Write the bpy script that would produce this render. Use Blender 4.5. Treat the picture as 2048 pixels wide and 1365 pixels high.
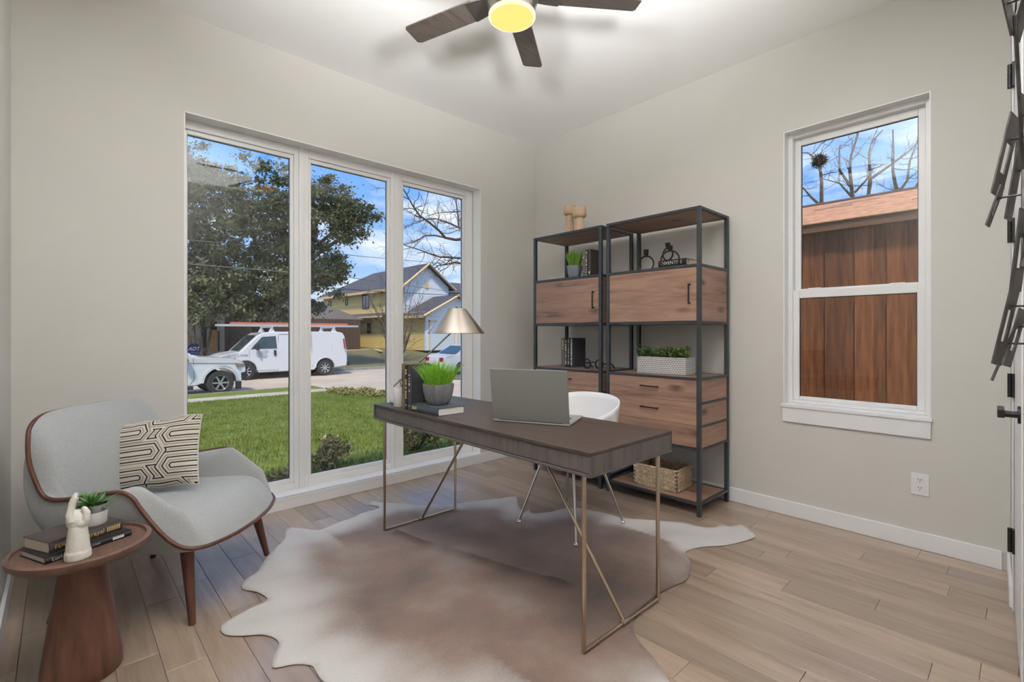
import bpy, bmesh, math, random
import numpy as np
from mathutils import Vector, Matrix, noise as mnoise
from mathutils.geometry import delaunay_2d_cdt

for _o in list(bpy.data.objects):
    bpy.data.objects.remove(_o, do_unlink=True)
scene = bpy.context.scene
COL = scene.collection
R = math.radians

# light levels: sky, sun, added ceiling-bounce fill
SKY_K, SUN_K, FILL_K = 1.38, 3.6, 470.0

# ---------------------------------------------------------------- camera
_cd = bpy.data.cameras.new('camera')
_cd.sensor_width = 36.0
_cd.lens = 966.0 / 2048.0 * 36.0
_cd.shift_y = -16.5 / 2048.0
_cd.clip_start = 0.02
_cd.clip_end = 500
CAM = bpy.data.objects.new('camera', _cd)
CAM.location = (-3.497, -3.386, 1.178)
CAM.rotation_euler = (R(90), 0, R(-43.08))
COL.objects.link(CAM)
scene.camera = CAM

# ---------------------------------------------------------------- sky
W = bpy.data.worlds.new('sky')
scene.world = W
W.use_nodes = True
_n = W.node_tree.nodes; _l = W.node_tree.links
_n.clear()
_out = _n.new('ShaderNodeOutputWorld'); _bg = _n.new('ShaderNodeBackground')
_tc = _n.new('ShaderNodeTexCoord'); _sp = _n.new('ShaderNodeSeparateXYZ')
_l.new(_tc.outputs['Generated'], _sp.inputs[0])
_grad = _n.new('ShaderNodeValToRGB')
_cr = _grad.color_ramp
_cr.elements[0].position = 0.0; _cr.elements[0].color = (0.50, 0.62, 0.78, 1)
_cr.elements[1].position = 0.55; _cr.elements[1].color = (0.13, 0.32, 0.78, 1)
_e = _cr.elements.new(0.14); _e.color = (0.29, 0.48, 0.80, 1)
_e = _cr.elements.new(0.30); _e.color = (0.14, 0.35, 0.80, 1)
_l.new(_sp.outputs['Z'], _grad.inputs[0])
_ad = _n.new('ShaderNodeMath'); _ad.operation = 'ADD'; _ad.inputs[1].default_value = 0.22
_l.new(_sp.outputs['Z'], _ad.inputs[0])
_mx = _n.new('ShaderNodeMath'); _mx.operation = 'MAXIMUM'; _mx.inputs[1].default_value = 0.05
_l.new(_ad.outputs[0], _mx.inputs[0])
_dx = _n.new('ShaderNodeMath'); _dx.operation = 'DIVIDE'
_dy = _n.new('ShaderNodeMath'); _dy.operation = 'DIVIDE'
_l.new(_sp.outputs['X'], _dx.inputs[0]); _l.new(_mx.outputs[0], _dx.inputs[1])
_l.new(_sp.outputs['Y'], _dy.inputs[0]); _l.new(_mx.outputs[0], _dy.inputs[1])
_cb = _n.new('ShaderNodeCombineXYZ')
_l.new(_dx.outputs[0], _cb.inputs[0]); _l.new(_dy.outputs[0], _cb.inputs[1])
_cb.inputs[2].default_value = 3.7
_nz = _n.new('ShaderNodeTexNoise')
_nz.inputs['Scale'].default_value = 1.9; _nz.inputs['Detail'].default_value = 9.0
_nz.inputs['Roughness'].default_value = 0.58; _nz.inputs['Distortion'].default_value = 0.3
_l.new(_cb.outputs[0], _nz.inputs['Vector'])
_mr = _n.new('ShaderNodeMapRange')
_mr.inputs['From Min'].default_value = 0.47; _mr.inputs['From Max'].default_value = 0.68
_l.new(_nz.outputs['Fac'], _mr.inputs['Value'])
_mix = _n.new('ShaderNodeMix'); _mix.data_type = 'RGBA'
_l.new(_mr.outputs[0], _mix.inputs['Factor'])
_l.new(_grad.outputs[0], _mix.inputs['A'])
_mix.inputs['B'].default_value = (0.90, 0.91, 0.93, 1)
_l.new(_mix.outputs['Result'], _bg.inputs['Color'])
_bg.inputs['Strength'].default_value = SKY_K
_l.new(_bg.outputs[0], _out.inputs[0])

# ---------------------------------------------------------------- sun
_sd = bpy.data.lights.new('sun', 'SUN')
_sd.energy = SUN_K; _sd.angle = R(6); _sd.color = (1.0, 0.90, 0.76)
SUN = bpy.data.objects.new('sun', _sd)
SUN.rotation_euler = Vector((0.36, 0.40, -0.84)).to_track_quat('-Z', 'Y').to_euler()
SUN.location = (-8, -10, 15)
COL.objects.link(SUN)

# ---------------------------------------------------------------- exposure
vs = scene.view_settings
vs.view_transform = 'Standard'
try: vs.look = 'None'
except Exception: pass
vs.exposure = 0.0; vs.gamma = 1.0
vs.use_curve_mapping = False
scene.cycles.diffuse_bounces = 8; scene.cycles.max_bounces = 16; scene.cycles.transparent_max_bounces = 16
# ================================================================ helpers
class MB:
    def __init__(s): s.v = []; s.f = []
    def add(s, vs, fs):
        o = len(s.v); s.v += [tuple(p) for p in vs]; s.f += [tuple(i + o for i in f) for f in fs]; return s
    def box(s, x0, x1, y0, y1, z0, z1):
        if x0 > x1: x0, x1 = x1, x0
        if y0 > y1: y0, y1 = y1, y0
        if z0 > z1: z0, z1 = z1, z0
        return s.add([(x0,y0,z0),(x1,y0,z0),(x1,y1,z0),(x0,y1,z0),(x0,y0,z1),(x1,y0,z1),(x1,y1,z1),(x0,y1,z1)],
                     [(0,3,2,1),(4,5,6,7),(0,1,5,4),(1,2,6,5),(2,3,7,6),(3,0,4,7)])
    def obox(s, c, a, b, d):
        c, a, b, d = Vector(c), Vector(a), Vector(b), Vector(d)
        P = [c + a*i + b*j + d*k for k in (-1, 1) for i, j in ((-1,-1),(1,-1),(1,1),(-1,1))]
        return s.add(P, [(0,3,2,1),(4,5,6,7),(0,1,5,4),(1,2,6,5),(2,3,7,6),(3,0,4,7)])
    def tube(s, pts, r, n=8, closed=False, cap=True):
        P = [Vector(p) for p in pts]; m = len(P)
        rr = r if isinstance(r, (list, tuple)) else [r] * m
        rings = []; prev = None
        for i in range(m):
            if closed: t = P[(i+1) % m] - P[(i-1) % m]
            else: t = P[min(i+1, m-1)] - P[max(i-1, 0)]
            if t.length < 1e-9: t = Vector((0,0,1))
            t.normalize()
            if prev is None:
                u = t.cross(Vector((0,0,1)))
                if u.length < 1e-3: u = t.cross(Vector((1,0,0)))
            else:
                u = prev - t * prev.dot(t)
                if u.length < 1e-6: u = t.cross(Vector((1,0,0)))
            u.normalize(); w = t.cross(u); prev = u
            rings.append([P[i] + (u*math.cos(2*math.pi*k/n) + w*math.sin(2*math.pi*k/n)) * rr[i] for k in range(n)])
        o = len(s.v)
        for g in rings: s.v += [tuple(p) for p in g]
        for i in range(m if closed else m-1):
            a = o + i*n; b = o + ((i+1) % m)*n
            for k in range(n): s.f.append((a+k, a+(k+1)%n, b+(k+1)%n, b+k))
        if cap and not closed:
            s.f.append(tuple(o + k for k in range(n))[::-1]); s.f.append(tuple(o + (m-1)*n + k for k in range(n)))
        return s
    def cyl(s, p0, p1, r0, r1=None, n=16): return s.tube([p0, p1], [r0, r0 if r1 is None else r1], n)
    def lathe(s, prof, n=32, c=(0,0,0), cap=True):
        o = len(s.v); m = len(prof)
        for r, z in prof:
            for k in range(n):
                a = 2*math.pi*k/n; s.v.append((c[0]+r*math.cos(a), c[1]+r*math.sin(a), c[2]+z))
        for i in range(m-1):
            for k in range(n): s.f.append((o+i*n+k, o+i*n+(k+1)%n, o+(i+1)*n+(k+1)%n, o+(i+1)*n+k))
        if cap:
            if prof[0][0] > 1e-6: s.f.append(tuple(o+k for k in range(n))[::-1])
            if prof[-1][0] > 1e-6: s.f.append(tuple(o+(m-1)*n+k for k in range(n)))
        return s
    def ball(s, c, rx, ry=None, rz=None, n=12, m=8, M=None):
        ry = rx if ry is None else ry; rz = rx if rz is None else rz
        o = len(s.v)
        def tr(p):
            p = Vector(p)
            if M is not None: p = M @ p
            return tuple(p + Vector(c))
        s.v.append(tr((0,0,-rz)))
        for i in range(1, m):
            b = -math.pi/2 + math.pi*i/m
            for k in range(n):
                a = 2*math.pi*k/n; s.v.append(tr((rx*math.cos(b)*math.cos(a), ry*math.cos(b)*math.sin(a), rz*math.sin(b))))
        s.v.append(tr((0,0,rz))); top = len(s.v)-1
        for k in range(n): s.f.append((o, o+1+(k+1)%n, o+1+k))
        for i in range(m-2):
            for k in range(n): s.f.append((o+1+i*n+k, o+1+i*n+(k+1)%n, o+1+(i+1)*n+(k+1)%n, o+1+(i+1)*n+k))
        q = o+1+(m-2)*n
        for k in range(n): s.f.append((q+k, q+(k+1)%n, top))
        return s
    def prism(s, pts, a0, a1, axis='z'):
        def mp(p, h):
            return {'z': (p[0], p[1], h), 'y': (p[0], h, p[1]), 'x': (h, p[0], p[1])}[axis]
        n = len(pts); o = len(s.v)
        s.v += [mp(p, a0) for p in pts] + [mp(p, a1) for p in pts]
        s.f.append(tuple(range(o, o+n))[::-1]); s.f.append(tuple(range(o+n, o+2*n)))
        for k in range(n): s.f.append((o+k, o+(k+1)%n, o+n+(k+1)%n, o+n+k))
        return s
    def grid(s, fn, nu, nv):
        o = len(s.v)
        for i in range(nu+1):
            for j in range(nv+1): s.v.append(tuple(fn(i/nu, j/nv)))
        for i in range(nu):
            for j in range(nv):
                a = o+i*(nv+1)+j; s.f.append((a, a+nv+1, a+nv+2, a+1))
        return s
    def xf(s, M, start=0):
        for i in range(start, len(s.v)): s.v[i] = tuple(M @ Vector(s.v[i]))
        return s
    def build(s, name, mat, parent=None, smooth=False, bevel=0.0, fix=True, seg=2):
        me = bpy.data.meshes.new(name)
        me.from_pydata(s.v, [], s.f); me.update()
        if fix:
            bm = bmesh.new(); bm.from_mesh(me)
            bmesh.ops.recalc_face_normals(bm, faces=bm.faces[:]); bm.to_mesh(me); bm.free()
        return mkobj(name, me, mat, parent, smooth, bevel, seg)

def mkobj(name, me, mat, parent=None, smooth=False, bevel=0.0, seg=2):
    o = bpy.data.objects.new(name, me); COL.objects.link(o)
    if mat is not None: me.materials.append(mat)
    if smooth: me.polygons.foreach_set('use_smooth', [True]*len(me.polygons))
    if parent is not None: o.parent = parent
    if bevel > 0:
        b = o.modifiers.new('bevel', 'BEVEL'); b.width = bevel; b.segments = seg; b.limit_method = 'ANGLE'; b.angle_limit = R(40)
        b.harden_normals = False
    return o

def autosmooth(o, ang=40):
    me = o.data
    me.polygons.foreach_set('use_smooth', [True]*len(me.polygons))
    try: me.set_sharp_from_angle(angle=R(ang))
    except Exception: pass
    return o

def tag(o, label=None, cat=None, group=None, kind=None):
    if label: o['label'] = label
    if cat: o['category'] = cat
    if group: o['group'] = group
    if kind: o['kind'] = kind
    return o

def thing(name, label, cat, loc=(0,0,0), rz=0.0, group=None, kind=None):
    o = bpy.data.objects.new(name, None); COL.objects.link(o)
    o.empty_display_size = 0.05
    o.location = loc; o.rotation_euler = (0, 0, rz)
    return tag(o, label, cat, group, kind)

def struct(name, loc=(0,0,0), rz=0.0):
    o = bpy.data.objects.new(name, None); COL.objects.link(o)
    o.empty_display_size = 0.05
    o.location = loc; o.rotation_euler = (0, 0, rz); o['kind'] = 'structure'
    return o

def copy_tree(o, parent=None):
    c = o.copy(); COL.objects.link(c); c.parent = parent
    for ch in list(o.children): copy_tree(ch, c)
    return c

def text(name, body, size, mat, parent, M, ext=0.0004, font_shear=0.0, align='LEFT', space=1.0):
    cu = bpy.data.curves.new(name, 'FONT'); cu.body = body; cu.size = size; cu.extrude = ext
    cu.align_x = align; cu.align_y = 'CENTER'; cu.shear = font_shear; cu.space_character = space
    cu.resolution_u = 3
    t = bpy.data.objects.new(name + '_curve', cu); COL.objects.link(t)
    dg = bpy.context.evaluated_depsgraph_get()
    me = bpy.data.meshes.new_from_object(t.evaluated_get(dg))
    bpy.data.objects.remove(t, do_unlink=True)
    me.transform(M); me.name = name
    me.materials.clear()
    o = mkobj(name, me, mat, parent)
    return o

def frame(o, x, y):
    """matrix with local x -> x, local y -> y, origin o"""
    x = Vector(x).normalized(); y = Vector(y).normalized(); z = x.cross(y)
    return Matrix(((x.x, y.x, z.x, o[0]), (x.y, y.y, z.y, o[1]), (x.z, y.z, z.z, o[2]), (0,0,0,1)))

# ================================================================ materials
def nmat(name):
    m = bpy.data.materials.new(name); m.use_nodes = True
    nt = m.node_tree; nt.nodes.clear()
    out = nt.nodes.new('ShaderNodeOutputMaterial'); b = nt.nodes.new('ShaderNodeBsdfPrincipled')
    nt.links.new(b.outputs[0], out.inputs[0])
    return m, nt, b, out

def rgba(c): return (c[0], c[1], c[2], 1.0)

def srgb(r, g, b):
    f = lambda u: (u/255.0)/12.92 if u/255.0 <= 0.04045 else ((u/255.0+0.055)/1.055)**2.4
    return (f(r), f(g), f(b))

def pm(name, c, rough=0.5, metal=0.0, c2=None, scale=20.0, stretch=(1,1,1), detail=4.0, lo=0.35, hi=0.65, bump=0.0, bscale=None, bstretch=None, spec=0.5, sheen=0.0, rnd=0.0, coat=0.0, trans=0.0):
    m, nt, b, out = nmat(name)
    N, L = nt.nodes, nt.links
    b.inputs['Roughness'].default_value = rough; b.inputs['Metallic'].default_value = metal
    b.inputs['Specular IOR Level'].default_value = spec
    if sheen: b.inputs['Sheen Weight'].default_value = sheen
    if coat: b.inputs['Coat Weight'].default_value = coat; b.inputs['Coat Roughness'].default_value = 0.15
    b.inputs['Base Color'].default_value = rgba(c)
    tc = N.new('ShaderNodeTexCoord')
    col = None
    if c2 is not None:
        mp = N.new('ShaderNodeMapping'); mp.inputs['Scale'].default_value = stretch
        L.new(tc.outputs['Object'], mp.inputs[0])
        nz = N.new('ShaderNodeTexNoise'); nz.inputs['Scale'].default_value = scale; nz.inputs['Detail'].default_value = detail
        L.new(mp.outputs[0], nz.inputs['Vector'])
        rp = N.new('ShaderNodeValToRGB'); rp.color_ramp.elements[0].position = lo; rp.color_ramp.elements[1].position = hi
        rp.color_ramp.elements[0].color = rgba(c); rp.color_ramp.elements[1].color = rgba(c2)
        L.new(nz.outputs['Fac'], rp.inputs[0]); col = rp.outputs[0]
    if rnd:
        oi = N.new('ShaderNodeObjectInfo'); mr = N.new('ShaderNodeMapRange')
        mr.inputs['To Min'].default_value = 1.0-rnd; mr.inputs['To Max'].default_value = 1.0+rnd
        L.new(oi.outputs['Random'], mr.inputs[0])
        hv = N.new('ShaderNodeHueSaturation'); L.new(mr.outputs[0], hv.inputs['Value'])
        if col is not None: L.new(col, hv.inputs['Color'])
        else: hv.inputs['Color'].default_value = rgba(c)
        col = hv.outputs[0]
    if col is not None: L.new(col, b.inputs['Base Color'])
    if bump:
        mp = N.new('ShaderNodeMapping'); mp.inputs['Scale'].default_value = bstretch or stretch
        L.new(tc.outputs['Object'], mp.inputs[0])
        nz = N.new('ShaderNodeTexNoise'); nz.inputs['Scale'].default_value = bscale or scale*3; nz.inputs['Detail'].default_value = 3
        L.new(mp.outputs[0], nz.inputs['Vector'])
        bp = N.new('ShaderNodeBump'); bp.inputs['Strength'].default_value = bump; bp.inputs['Distance'].default_value = 0.01
        L.new(nz.outputs['Fac'], bp.inputs['Height']); L.new(bp.outputs[0], b.inputs['Normal'])
    return m

def wood(name, c1, c2, c3, axis='y', scale=1.0, rough=0.45, rnd=0.0, knots=False, bump=0.12, spec=0.4):
    """streaky grain running along the given axis, in metres"""
    m, nt, b, out = nmat(name); N, L = nt.nodes, nt.links
    b.inputs['Roughness'].default_value = rough; b.inputs['Specular IOR Level'].default_value = spec
    tc = N.new('ShaderNodeTexCoord'); oi = N.new('ShaderNodeObjectInfo')
    off = N.new('ShaderNodeVectorMath'); off.operation = 'ADD'
    sc = N.new('ShaderNodeVectorMath'); sc.operation = 'SCALE'; sc.inputs['Scale'].default_value = 7.0
    cb = N.new('ShaderNodeCombineXYZ')
    for k in range(3): L.new(oi.outputs['Random'], cb.inputs[k])
    L.new(cb.outputs[0], sc.inputs[0])
    L.new(tc.outputs['Object'], off.inputs[0]); L.new(sc.outputs[0], off.inputs[1])
    st = {'x': (1.2, 14, 14), 'y': (14, 1.2, 14), 'z': (14, 14, 1.2)}[axis]
    mp = N.new('ShaderNodeMapping'); mp.inputs['Scale'].default_value = tuple(k*scale for k in st)
    L.new(off.outputs[0], mp.inputs[0])
    n1 = N.new('ShaderNodeTexNoise'); n1.inputs['Scale'].default_value = 1.0; n1.inputs['Detail'].default_value = 6
    n1.inputs['Roughness'].default_value = 0.6; n1.inputs['Distortion'].default_value = 1.2
    L.new(mp.outputs[0], n1.inputs['Vector'])
    mp2 = N.new('ShaderNodeMapping'); mp2.inputs['Scale'].default_value = tuple(k*scale*6 for k in st)
    L.new(off.outputs[0], mp2.inputs[0])
    n2 = N.new('ShaderNodeTexNoise'); n2.inputs['Scale'].default_value = 1.0; n2.inputs['Detail'].default_value = 3
    L.new(mp2.outputs[0], n2.inputs['Vector'])
    add = N.new('ShaderNodeMath'); add.operation = 'MULTIPLY_ADD'; add.inputs[1].default_value = 0.35
    L.new(n2.outputs['Fac'], add.inputs[0]); L.new(n1.outputs['Fac'], add.inputs[2])
    rp = N.new('ShaderNodeValToRGB'); e = rp.color_ramp.elements
    e[0].position = 0.42; e[0].color = rgba(c3); e[1].position = 0.86; e[1].color = rgba(c1)
    x = e.new(0.60); x.color = rgba(c2)
    L.new(add.outputs[0], rp.inputs[0]); col = rp.outputs[0]
    if knots:
        vo = N.new('ShaderNodeTexVoronoi'); vo.inputs['Scale'].default_value = 4.3
        ks = {'x': (0.55, 1.5, 1.5), 'y': (1.5, 0.55, 1.5), 'z': (1.5, 1.5, 0.55)}[axis]
        mk = N.new('ShaderNodeMapping'); mk.inputs['Scale'].default_value = ks
        L.new(off.outputs[0], mk.inputs[0]); L.new(mk.outputs[0], vo.inputs['Vector'])
        mr = N.new('ShaderNodeMapRange'); mr.inputs['From Min'].default_value = 0.05; mr.inputs['From Max'].default_value = 0.20
        mr.inputs['To Min'].default_value = 1.7; mr.inputs['To Max'].default_value = 0.0
        L.new(vo.outputs['Distance'], mr.inputs[0])
        mul = N.new('ShaderNodeMath'); mul.operation = 'MULTIPLY'
        L.new(mr.outputs[0], mul.inputs[0]); L.new(n2.outputs['Fac'], mul.inputs[1])
        mx = N.new('ShaderNodeMix'); mx.data_type = 'RGBA'
        L.new(mul.outputs[0], mx.inputs['Factor']); L.new(col, mx.inputs['A'])
        mx.inputs['B'].default_value = (c3[0]*0.35, c3[1]*0.35, c3[2]*0.35, 1); col = mx.outputs['Result']
    if rnd:
        mr = N.new('ShaderNodeMapRange'); mr.inputs['To Min'].default_value = 1-rnd; mr.inputs['To Max'].default_value = 1+rnd
        L.new(oi.outputs['Random'], mr.inputs[0])
        hv = N.new('ShaderNodeHueSaturation'); L.new(mr.outputs[0], hv.inputs['Value']); L.new(col, hv.inputs['Color']); col = hv.outputs[0]
    L.new(col, b.inputs['Base Color'])
    bp = N.new('ShaderNodeBump'); bp.inputs['Strength'].default_value = bump; bp.inputs['Distance'].default_value = 0.004
    L.new(n2.outputs['Fac'], bp.inputs['Height']); L.new(bp.outputs[0], b.inputs['Normal'])
    return m

def glass_mat(name, tint=(1,1,1), refl=1.0):
    m, nt, b, out = nmat(name); N, L = nt.nodes, nt.links
    N.remove(b)
    tr = N.new('ShaderNodeBsdfTransparent'); tr.inputs[0].default_value = rgba(tint)
    gl = N.new('ShaderNodeBsdfGlossy'); gl.inputs['Roughness'].default_value = 0.0
    fr = N.new('ShaderNodeFresnel'); ge = N.new('ShaderNodeNewGeometry'); io = N.new('ShaderNodeMapRange')
    io.inputs['To Min'].default_value = 1.5; io.inputs['To Max'].default_value = 1/1.5      # same reflectance from either side of the sheet
    L.new(ge.outputs['Backfacing'], io.inputs[0]); L.new(io.outputs[0], fr.inputs[0])
    mu = N.new('ShaderNodeMath'); mu.operation = 'MULTIPLY'; mu.inputs[1].default_value = refl
    L.new(fr.outputs[0], mu.inputs[0])
    mx = N.new('ShaderNodeMixShader'); L.new(mu.outputs[0], mx.inputs[0]); L.new(tr.outputs[0], mx.inputs[1]); L.new(gl.outputs[0], mx.inputs[2])
    L.new(mx.outputs[0], out.inputs[0])
    return m

def emit(name, c, s):
    m, nt, b, out = nmat(name); nt.nodes.remove(b)
    e = nt.nodes.new('ShaderNodeEmission'); e.inputs[0].default_value = rgba(c); e.inputs[1].default_value = s
    nt.links.new(e.outputs[0], out.inputs[0]); return m

def brickmat(name, c1, c2, cm, w, h, mortar, rough=0.8, plane='xz', bump=0.4):
    m, nt, b, out = nmat(name); N, L = nt.nodes, nt.links
    b.inputs['Roughness'].default_value = rough
    tc = N.new('ShaderNodeTexCoord'); sp = N.new('ShaderNodeSeparateXYZ'); L.new(tc.outputs['Object'], sp.inputs[0])
    cb = N.new('ShaderNodeCombineXYZ')
    L.new(sp.outputs[plane[0].upper()], cb.inputs[0]); L.new(sp.outputs[plane[1].upper()], cb.inputs[1])
    br = N.new('ShaderNodeTexBrick'); br.inputs['Scale'].default_value = 1.0
    br.inputs['Brick Width'].default_value = w; br.inputs['Row Height'].default_value = h; br.inputs['Mortar Size'].default_value = mortar
    br.inputs['Color1'].default_value = rgba(c1); br.inputs['Color2'].default_value = rgba(c2); br.inputs['Mortar'].default_value = rgba(cm)
    L.new(cb.outputs[0], br.inputs['Vector']); L.new(br.outputs['Color'], b.inputs['Base Color'])
    bp = N.new('ShaderNodeBump'); bp.inputs['Strength'].default_value = bump; bp.inputs['Distance'].default_value = 0.01; bp.invert = True
    L.new(br.outputs['Fac'], bp.inputs['Height']); L.new(bp.outputs[0], b.inputs['Normal'])
    return m

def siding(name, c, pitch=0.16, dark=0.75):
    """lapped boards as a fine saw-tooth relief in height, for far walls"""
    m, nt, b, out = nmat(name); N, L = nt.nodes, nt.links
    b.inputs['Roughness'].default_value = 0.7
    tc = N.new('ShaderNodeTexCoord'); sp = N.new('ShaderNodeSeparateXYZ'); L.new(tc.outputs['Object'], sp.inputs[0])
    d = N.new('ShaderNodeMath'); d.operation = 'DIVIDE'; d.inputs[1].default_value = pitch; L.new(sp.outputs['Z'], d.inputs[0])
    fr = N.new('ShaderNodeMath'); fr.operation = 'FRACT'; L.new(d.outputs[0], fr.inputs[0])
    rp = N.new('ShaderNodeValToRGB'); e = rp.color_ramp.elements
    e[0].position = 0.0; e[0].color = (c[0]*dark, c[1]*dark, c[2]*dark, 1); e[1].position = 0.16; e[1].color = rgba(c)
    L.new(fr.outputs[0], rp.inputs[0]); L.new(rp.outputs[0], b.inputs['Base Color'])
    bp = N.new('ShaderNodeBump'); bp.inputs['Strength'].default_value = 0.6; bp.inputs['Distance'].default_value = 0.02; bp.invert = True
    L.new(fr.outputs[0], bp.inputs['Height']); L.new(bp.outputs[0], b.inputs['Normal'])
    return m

K = {}
K['wall'] = pm('wall_paint', (0.590, 0.575, 0.535), 0.75, c2=(0.600, 0.585, 0.545), scale=3, bump=0.03, bscale=350)
K['ceil'] = pm('ceiling_paint', (0.92, 0.915, 0.905), 0.8, bump=0.03, bscale=300)
K['trim'] = pm('white_trim', (0.80, 0.80, 0.80), 0.35)
K['vinyl'] = pm('white_vinyl', (0.78, 0.78, 0.77), 0.3)
K['glass'] = glass_mat('window_glass', (0.97, 0.98, 0.98), 0.75)
K['gasket'] = pm('black_gasket', (0.02, 0.02, 0.022), 0.5)
K['oak'] = wood('oak_floor', (0.385, 0.295, 0.225), (0.320, 0.240, 0.178), (0.225, 0.162, 0.115), 'y', 1.0, 0.28, rnd=0.20, bump=0.06, spec=0.5)
K['oak'].node_tree.nodes['Principled BSDF'].inputs['Coat Weight'].default_value = 0.5; K['oak'].node_tree.nodes['Principled BSDF'].inputs['Coat Roughness'].default_value = 0.22
K['subfloor'] = pm('plank_joint', (0.10, 0.07, 0.05), 0.8)
K['walnut_y'] = wood('walnut_along_y', (0.40, 0.245, 0.170), (0.285, 0.165, 0.115), (0.120, 0.068, 0.050), 'y', 0.8, 0.42, rnd=0.10, knots=True)
K['walnut_x'] = wood('walnut_along_x', (0.40, 0.245, 0.170), (0.285, 0.165, 0.115), (0.120, 0.068, 0.050), 'x', 0.8, 0.42, rnd=0.06, knots=True)
K['steel'] = pm('blackened_steel', (0.062, 0.068, 0.076), 0.42, 0.35, c2=(0.045, 0.05, 0.056), scale=8)
K['black'] = pm('black_metal', (0.018, 0.017, 0.017), 0.45, 0.2)
K['deskwood'] = wood('smoked_oak_desk', (0.086, 0.062, 0.051), (0.064, 0.046, 0.038), (0.040, 0.028, 0.024), 'y', 1.2, 0.40, bump=0.2)
K['deskfront'] = wood('smoked_oak_upright', (0.150, 0.130, 0.122), (0.115, 0.098, 0.092), (0.075, 0.063, 0.060), 'z', 1.3, 0.45, bump=0.2)
K['brass'] = pm('champagne_brass', (0.56, 0.46, 0.34), 0.22, 1.0)
K['chrome'] = pm('chrome', (0.72, 0.71, 0.69), 0.08, 1.0)
K['nickel'] = pm('brushed_nickel', (0.62, 0.56, 0.49), 0.26, 1.0)
K['silver'] = pm('laptop_shell', (0.30, 0.31, 0.29), 0.38, 0.55)
K['silver2'] = pm('laptop_deck', (0.56, 0.56, 0.55), 0.35, 0.5)
K['key'] = pm('keyboard_keys', (0.05, 0.05, 0.05), 0.5)
K['screen'] = pm('screen_glass', (0.01, 0.01, 0.012), 0.1)
K['whiteplastic'] = pm('white_shell', (0.80, 0.80, 0.80), 0.35)
K['fabric'] = pm('grey_wool', (0.40, 0.415, 0.415), 0.95, c2=(0.34, 0.352, 0.352), scale=220, detail=3, bump=0.25, bscale=900, sheen=0.3, spec=0.2)
K['walnutleg'] = wood('walnut_leg', (0.150, 0.062, 0.040), (0.110, 0.044, 0.030), (0.065, 0.026, 0.019), 'z', 1.5, 0.38, bump=0.05)
K['tabletop'] = wood('mango_top', (0.185, 0.105, 0.076), (0.140, 0.078, 0.056), (0.080, 0.044, 0.032), 'y', 1.1, 0.42, bump=0.1)
K['tablebase'] = wood('mango_base', (0.190, 0.086, 0.056), (0.120, 0.052, 0.034), (0.036, 0.020, 0.016), 'z', 0.75, 0.40, bump=0.1)
K['plaster'] = pm('white_plaster', (0.70, 0.68, 0.61), 0.75, c2=(0.64, 0.61, 0.54), scale=25, bump=0.25, bscale=60)
K['ceramicwhite'] = pm('white_ceramic', (0.78, 0.78, 0.77), 0.35)
K['ceramicgrey'] = pm('grey_glaze', (0.17, 0.18, 0.19), 0.4)
K['soil'] = pm('soil', (0.045, 0.033, 0.024), 0.95, c2=(0.10, 0.075, 0.05), scale=120, bump=0.8, bscale=200)
K['concrete'] = pm('dark_concrete', (0.135, 0.14, 0.145), 0.75, c2=(0.20, 0.205, 0.21), scale=18, stretch=(2, 2, 0.6), bump=0.25, bscale=90)
K['zinc'] = pm('blue_grey_zinc', (0.17, 0.20, 0.235), 0.6, c2=(0.22, 0.25, 0.29), scale=12)
K['grassblade'] = pm('wheatgrass', (0.16, 0.42, 0.015), 0.55, c2=(0.30, 0.60, 0.05), scale=60)
K['grassblade2'] = pm('wheatgrass_dark', (0.12, 0.28, 0.015), 0.55, c2=(0.22, 0.42, 0.04), scale=60)
K['succulent'] = pm('succulent_leaf', (0.075, 0.20, 0.055), 0.45, c2=(0.15, 0.32, 0.09), scale=30)
K['boxleaf'] = pm('boxwood_leaf', (0.06, 0.17, 0.035), 0.5, c2=(0.30, 0.46, 0.12), scale=22)
K['stem'] = pm('stem', (0.11, 0.12, 0.05), 0.8)
K['candlewax'] = pm('candle_wax', (0.70, 0.69, 0.67), 0.45)
K['ash'] = wood('pale_turned_wood', (0.62, 0.47, 0.33), (0.54, 0.39, 0.265), (0.42, 0.29, 0.19), 'z', 1.2, 0.6, bump=0.05)
K['pages'] = pm('book_pages', (0.62, 0.55, 0.45), 0.9, c2=(0.54, 0.47, 0.38), scale=2, stretch=(1, 1, 300))
K['pageswhite'] = pm('book_pages_white', (0.66, 0.64, 0.60), 0.9, c2=(0.58, 0.56, 0.52), scale=2, stretch=(1, 1, 300))
def cover(name, c): return pm(name, c, 0.6, c2=tuple(k*0.8 for k in c), scale=90, bump=0.15, bscale=700)
K['cov_brown'] = cover('cover_brown', (0.075, 0.058, 0.052))
K['cov_black'] = cover('cover_black', (0.022, 0.021, 0.022))
K['cov_char'] = cover('cover_charcoal', (0.050, 0.056, 0.062))
K['cov_blue'] = cover('cover_slate', (0.072, 0.088, 0.10))
K['cov_tan'] = cover('cover_tan', (0.20, 0.155, 0.10))
K['cov_grey'] = cover('cover_grey', (0.16, 0.15, 0.13))
K['gold'] = pm('gold_foil', (0.72, 0.52, 0.22), 0.4, 0.3)
K['paleink'] = pm('pale_ink', (0.66, 0.65, 0.62), 0.6)
K['outlet'] = pm('outlet_plastic', (0.76, 0.76, 0.76), 0.35)
K['slot'] = pm('outlet_slot', (0.02, 0.02, 0.02), 0.6)
K['art'] = pm('wall_art_steel', (0.055, 0.045, 0.042), 0.45, 0.5, c2=(0.11, 0.10, 0.098), scale=30)
K['blade'] = wood('fan_blade_wood', (0.115, 0.095, 0.082), (0.085, 0.068, 0.058), (0.050, 0.040, 0.035), 'x', 2.0, 0.32)
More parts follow.
